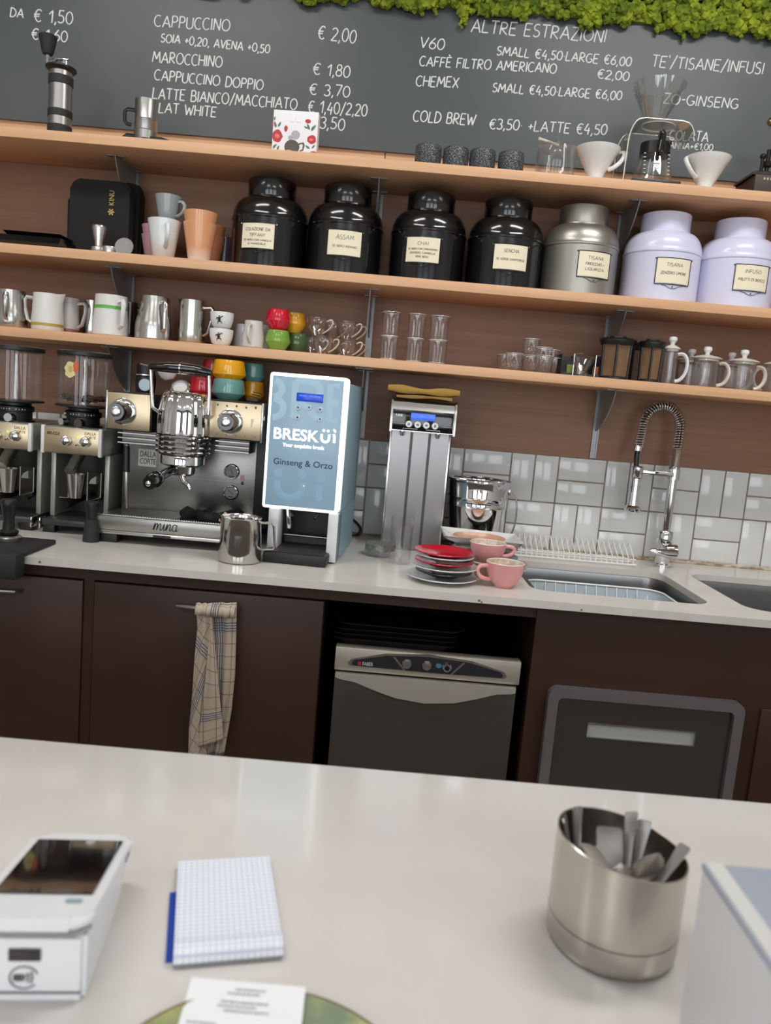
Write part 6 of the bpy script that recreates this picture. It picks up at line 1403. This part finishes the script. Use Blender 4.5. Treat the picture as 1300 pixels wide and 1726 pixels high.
for k, (a0, a1) in enumerate(((.40, .66), (.34, .62), (.30, .70), (.28, .60), (.34, .72), (.06, .30), (.72, .95), (.06, .22), (.78, .95), (.06, .4), (.1, .8), (.06, .5))):
    rows = (.045, .07, .12, .145, .17, .25, .25, .28, .28, .33, .36, .40)[k]; a = a0
    while a < a1:
        w_ = rn.uniform(.012, .03); q = [rc(a, rows), rc(min(a + w_, a1), rows), rc(min(a + w_, a1), rows + .011), rc(a, rows + .011)]
        m.bm.faces.new([m.bm.verts.new(v + Vector((0, 0, .0003))) for v in q]); a += w_ + rn.uniform(.004, .010)
P(t2, 'print_lines', m, mat('receipt_ink', (150, 152, 158), .8), world=True, smooth=False)

# ------------------------------------------------------------------ spoon cup with its slanted rim
cc = Vector((.190, -1.917, ZB)); R = .0462
t = T('spoon_cup', 'brushed steel cup with a slanted rim on the bar, holding spoons', 'cup', cc)
def slant(v): 
    f = v.z / .075; return (v.x, v.y, v.z - .125 * v.x * max(f, 0) * 2 * .55 if v.z > .03 else v.z)
m = MB(); m.lathe(cup([(0, 0), (R * .94, 0), (R * .985, .002), (R, .006), (R, .03), (R, .045), (R, .060), (R, .0755)], .0013, .003), seg=72, fn=slant)
cs = mat('cup_steel', (196, 190, 182), .24, 1, noise=None, bump=((30, 30, 6), .06)); P(t, 'body', m, cs)
P(t, 'base_line', MB().lathe([(R * 1.0005, .0205), (R * 1.003, .021), (R * 1.0005, .0215)], seg=72), dark_steel)
def spoon(x0, y0, x1, y1, ztop, wd, lab, ang=0, bowl_up=False, slab=False):
    a = Vector((x0, y0, .006)) ; b = Vector((x1, y1, ztop)); d = (b - a)
    t = T('teaspoon', lab, 'spoon', cc + a, 0, 'teaspoons in the steel cup')
    s_ = Vector((math.cos(ang), math.sin(ang), 0)); nrm = d.normalized().cross(s_).normalized()
    def prof(k): return wd * (.4 + .6 * min(1, max(0, (k - .42) / .12))) if slab else wd * (.34 + .66 * max(0, (k - .45) / .55) ** 1.2) if not bowl_up else wd * (.4 if k < .62 else .4 + 1.1 * math.sin((k - .62) / .38 * PI) ** .8)
    m = MB()
    def f(u, v): 
        e = 1 if v < .985 else .8
        return d * v + s_ * (u - .5) * prof(v) * e + nrm * ((.003 * (1 - (2 * u - 1) ** 2)) * (1 if v < .5 or bowl_up else .25) + .004 * math.sin(v * PI))
    m.grid(f, 9, 40); m.grid(lambda u, v: f(u, v) + nrm * .0011, 9, 40)
    for u in (0, 1):
        r1 = [m.bm.verts.new(f(u, k / 39)) for k in range(40)]; r2 = [m.bm.verts.new(f(u, k / 39) + nrm * .0011) for k in range(40)]
        for k in range(39): m.bm.faces.new((r1[k], r1[k + 1], r2[k + 1], r2[k]))
    P(t, 'metal', m, mat('spoon_steel', (222, 221, 220), .3, .9), angle=60)
    return t
o_ = cc
spoon(.0, -.012, -.008, .006, .083, .019, 'teaspoon with the broad flat handle in the middle of the cup', slab=True)
spoon(.018, .006, -.028, -.012, .078, .012, 'teaspoon leaning to the left in the cup, its handle end blank', -.3, slab=True)
spoon(-.010, -.006, -.040, .012, .086, .010, 'teaspoon handle standing at the cup\'s left rim', 1.2)
spoon(-.016, .004, -.026, .030, .084, .009, 'teaspoon handle at the cup\'s back left', .4)
spoon(.010, -.010, .014, .026, .086, .012, 'dark teaspoon handle behind the broad one in the cup', .3)
spoon(.012, .0, .022, .020, .083, .011, 'teaspoon handle right of the broad one, leaning back', -.2)
spoon(-.008, .0, .020, -.018, .078, .012, 'teaspoon with its bowl up at the front right of the cup', -.4, True)
spoon(.000, -.006, .041, -.010, .083, .010, 'teaspoon handle poking over the cup\'s right rim', -1.0)
spoon(-.006, .006, -.004, -.022, .070, .012, 'low teaspoon bowl near the front rim of the cup', .2, True)

# ------------------------------------------------------------------ frosted box at the right edge
t = T('frosted_box', 'frosted translucent plastic box at the bottom right corner of the bar', 'box', (.33, -2.13, ZB))
fr = mat('frosted_plastic', (168, 176, 192), .35, alpha=.92)
m = MB(); x0, x1, y0, y1 = .1975, .46, -2.28, -2.027; hz = .128
t_ = .003
m.b2(x0, x0 + t_, y0, y1, ZB, ZB + hz - .002, .0008); m.b2(x1 - t_, x1, y0, y1, ZB, ZB + hz - .002, .0008); m.b2(x0 + t_, x1 - t_, y1 - t_, y1, ZB, ZB + hz - .002); m.b2(x0 + t_, x1 - t_, y0, y0 + t_, ZB, ZB + hz - .002)
P(t, 'walls', m, mat('frosted_wall', (228, 228, 232), .4, alpha=.9), world=True)
P(t, 'lid', MB().b2(x0 - .0006, x1, y0, y1 + .0006, ZB + hz - .0019, ZB + hz + .0015, .001), fr, world=True)
P(t, 'lid_edge', MB().b2(x0 + .001, x0 + .011, y0, y1, ZB + hz + .0016, ZB + hz + .0022), mat('edge_pale', (206, 206, 204), .4), world=True)
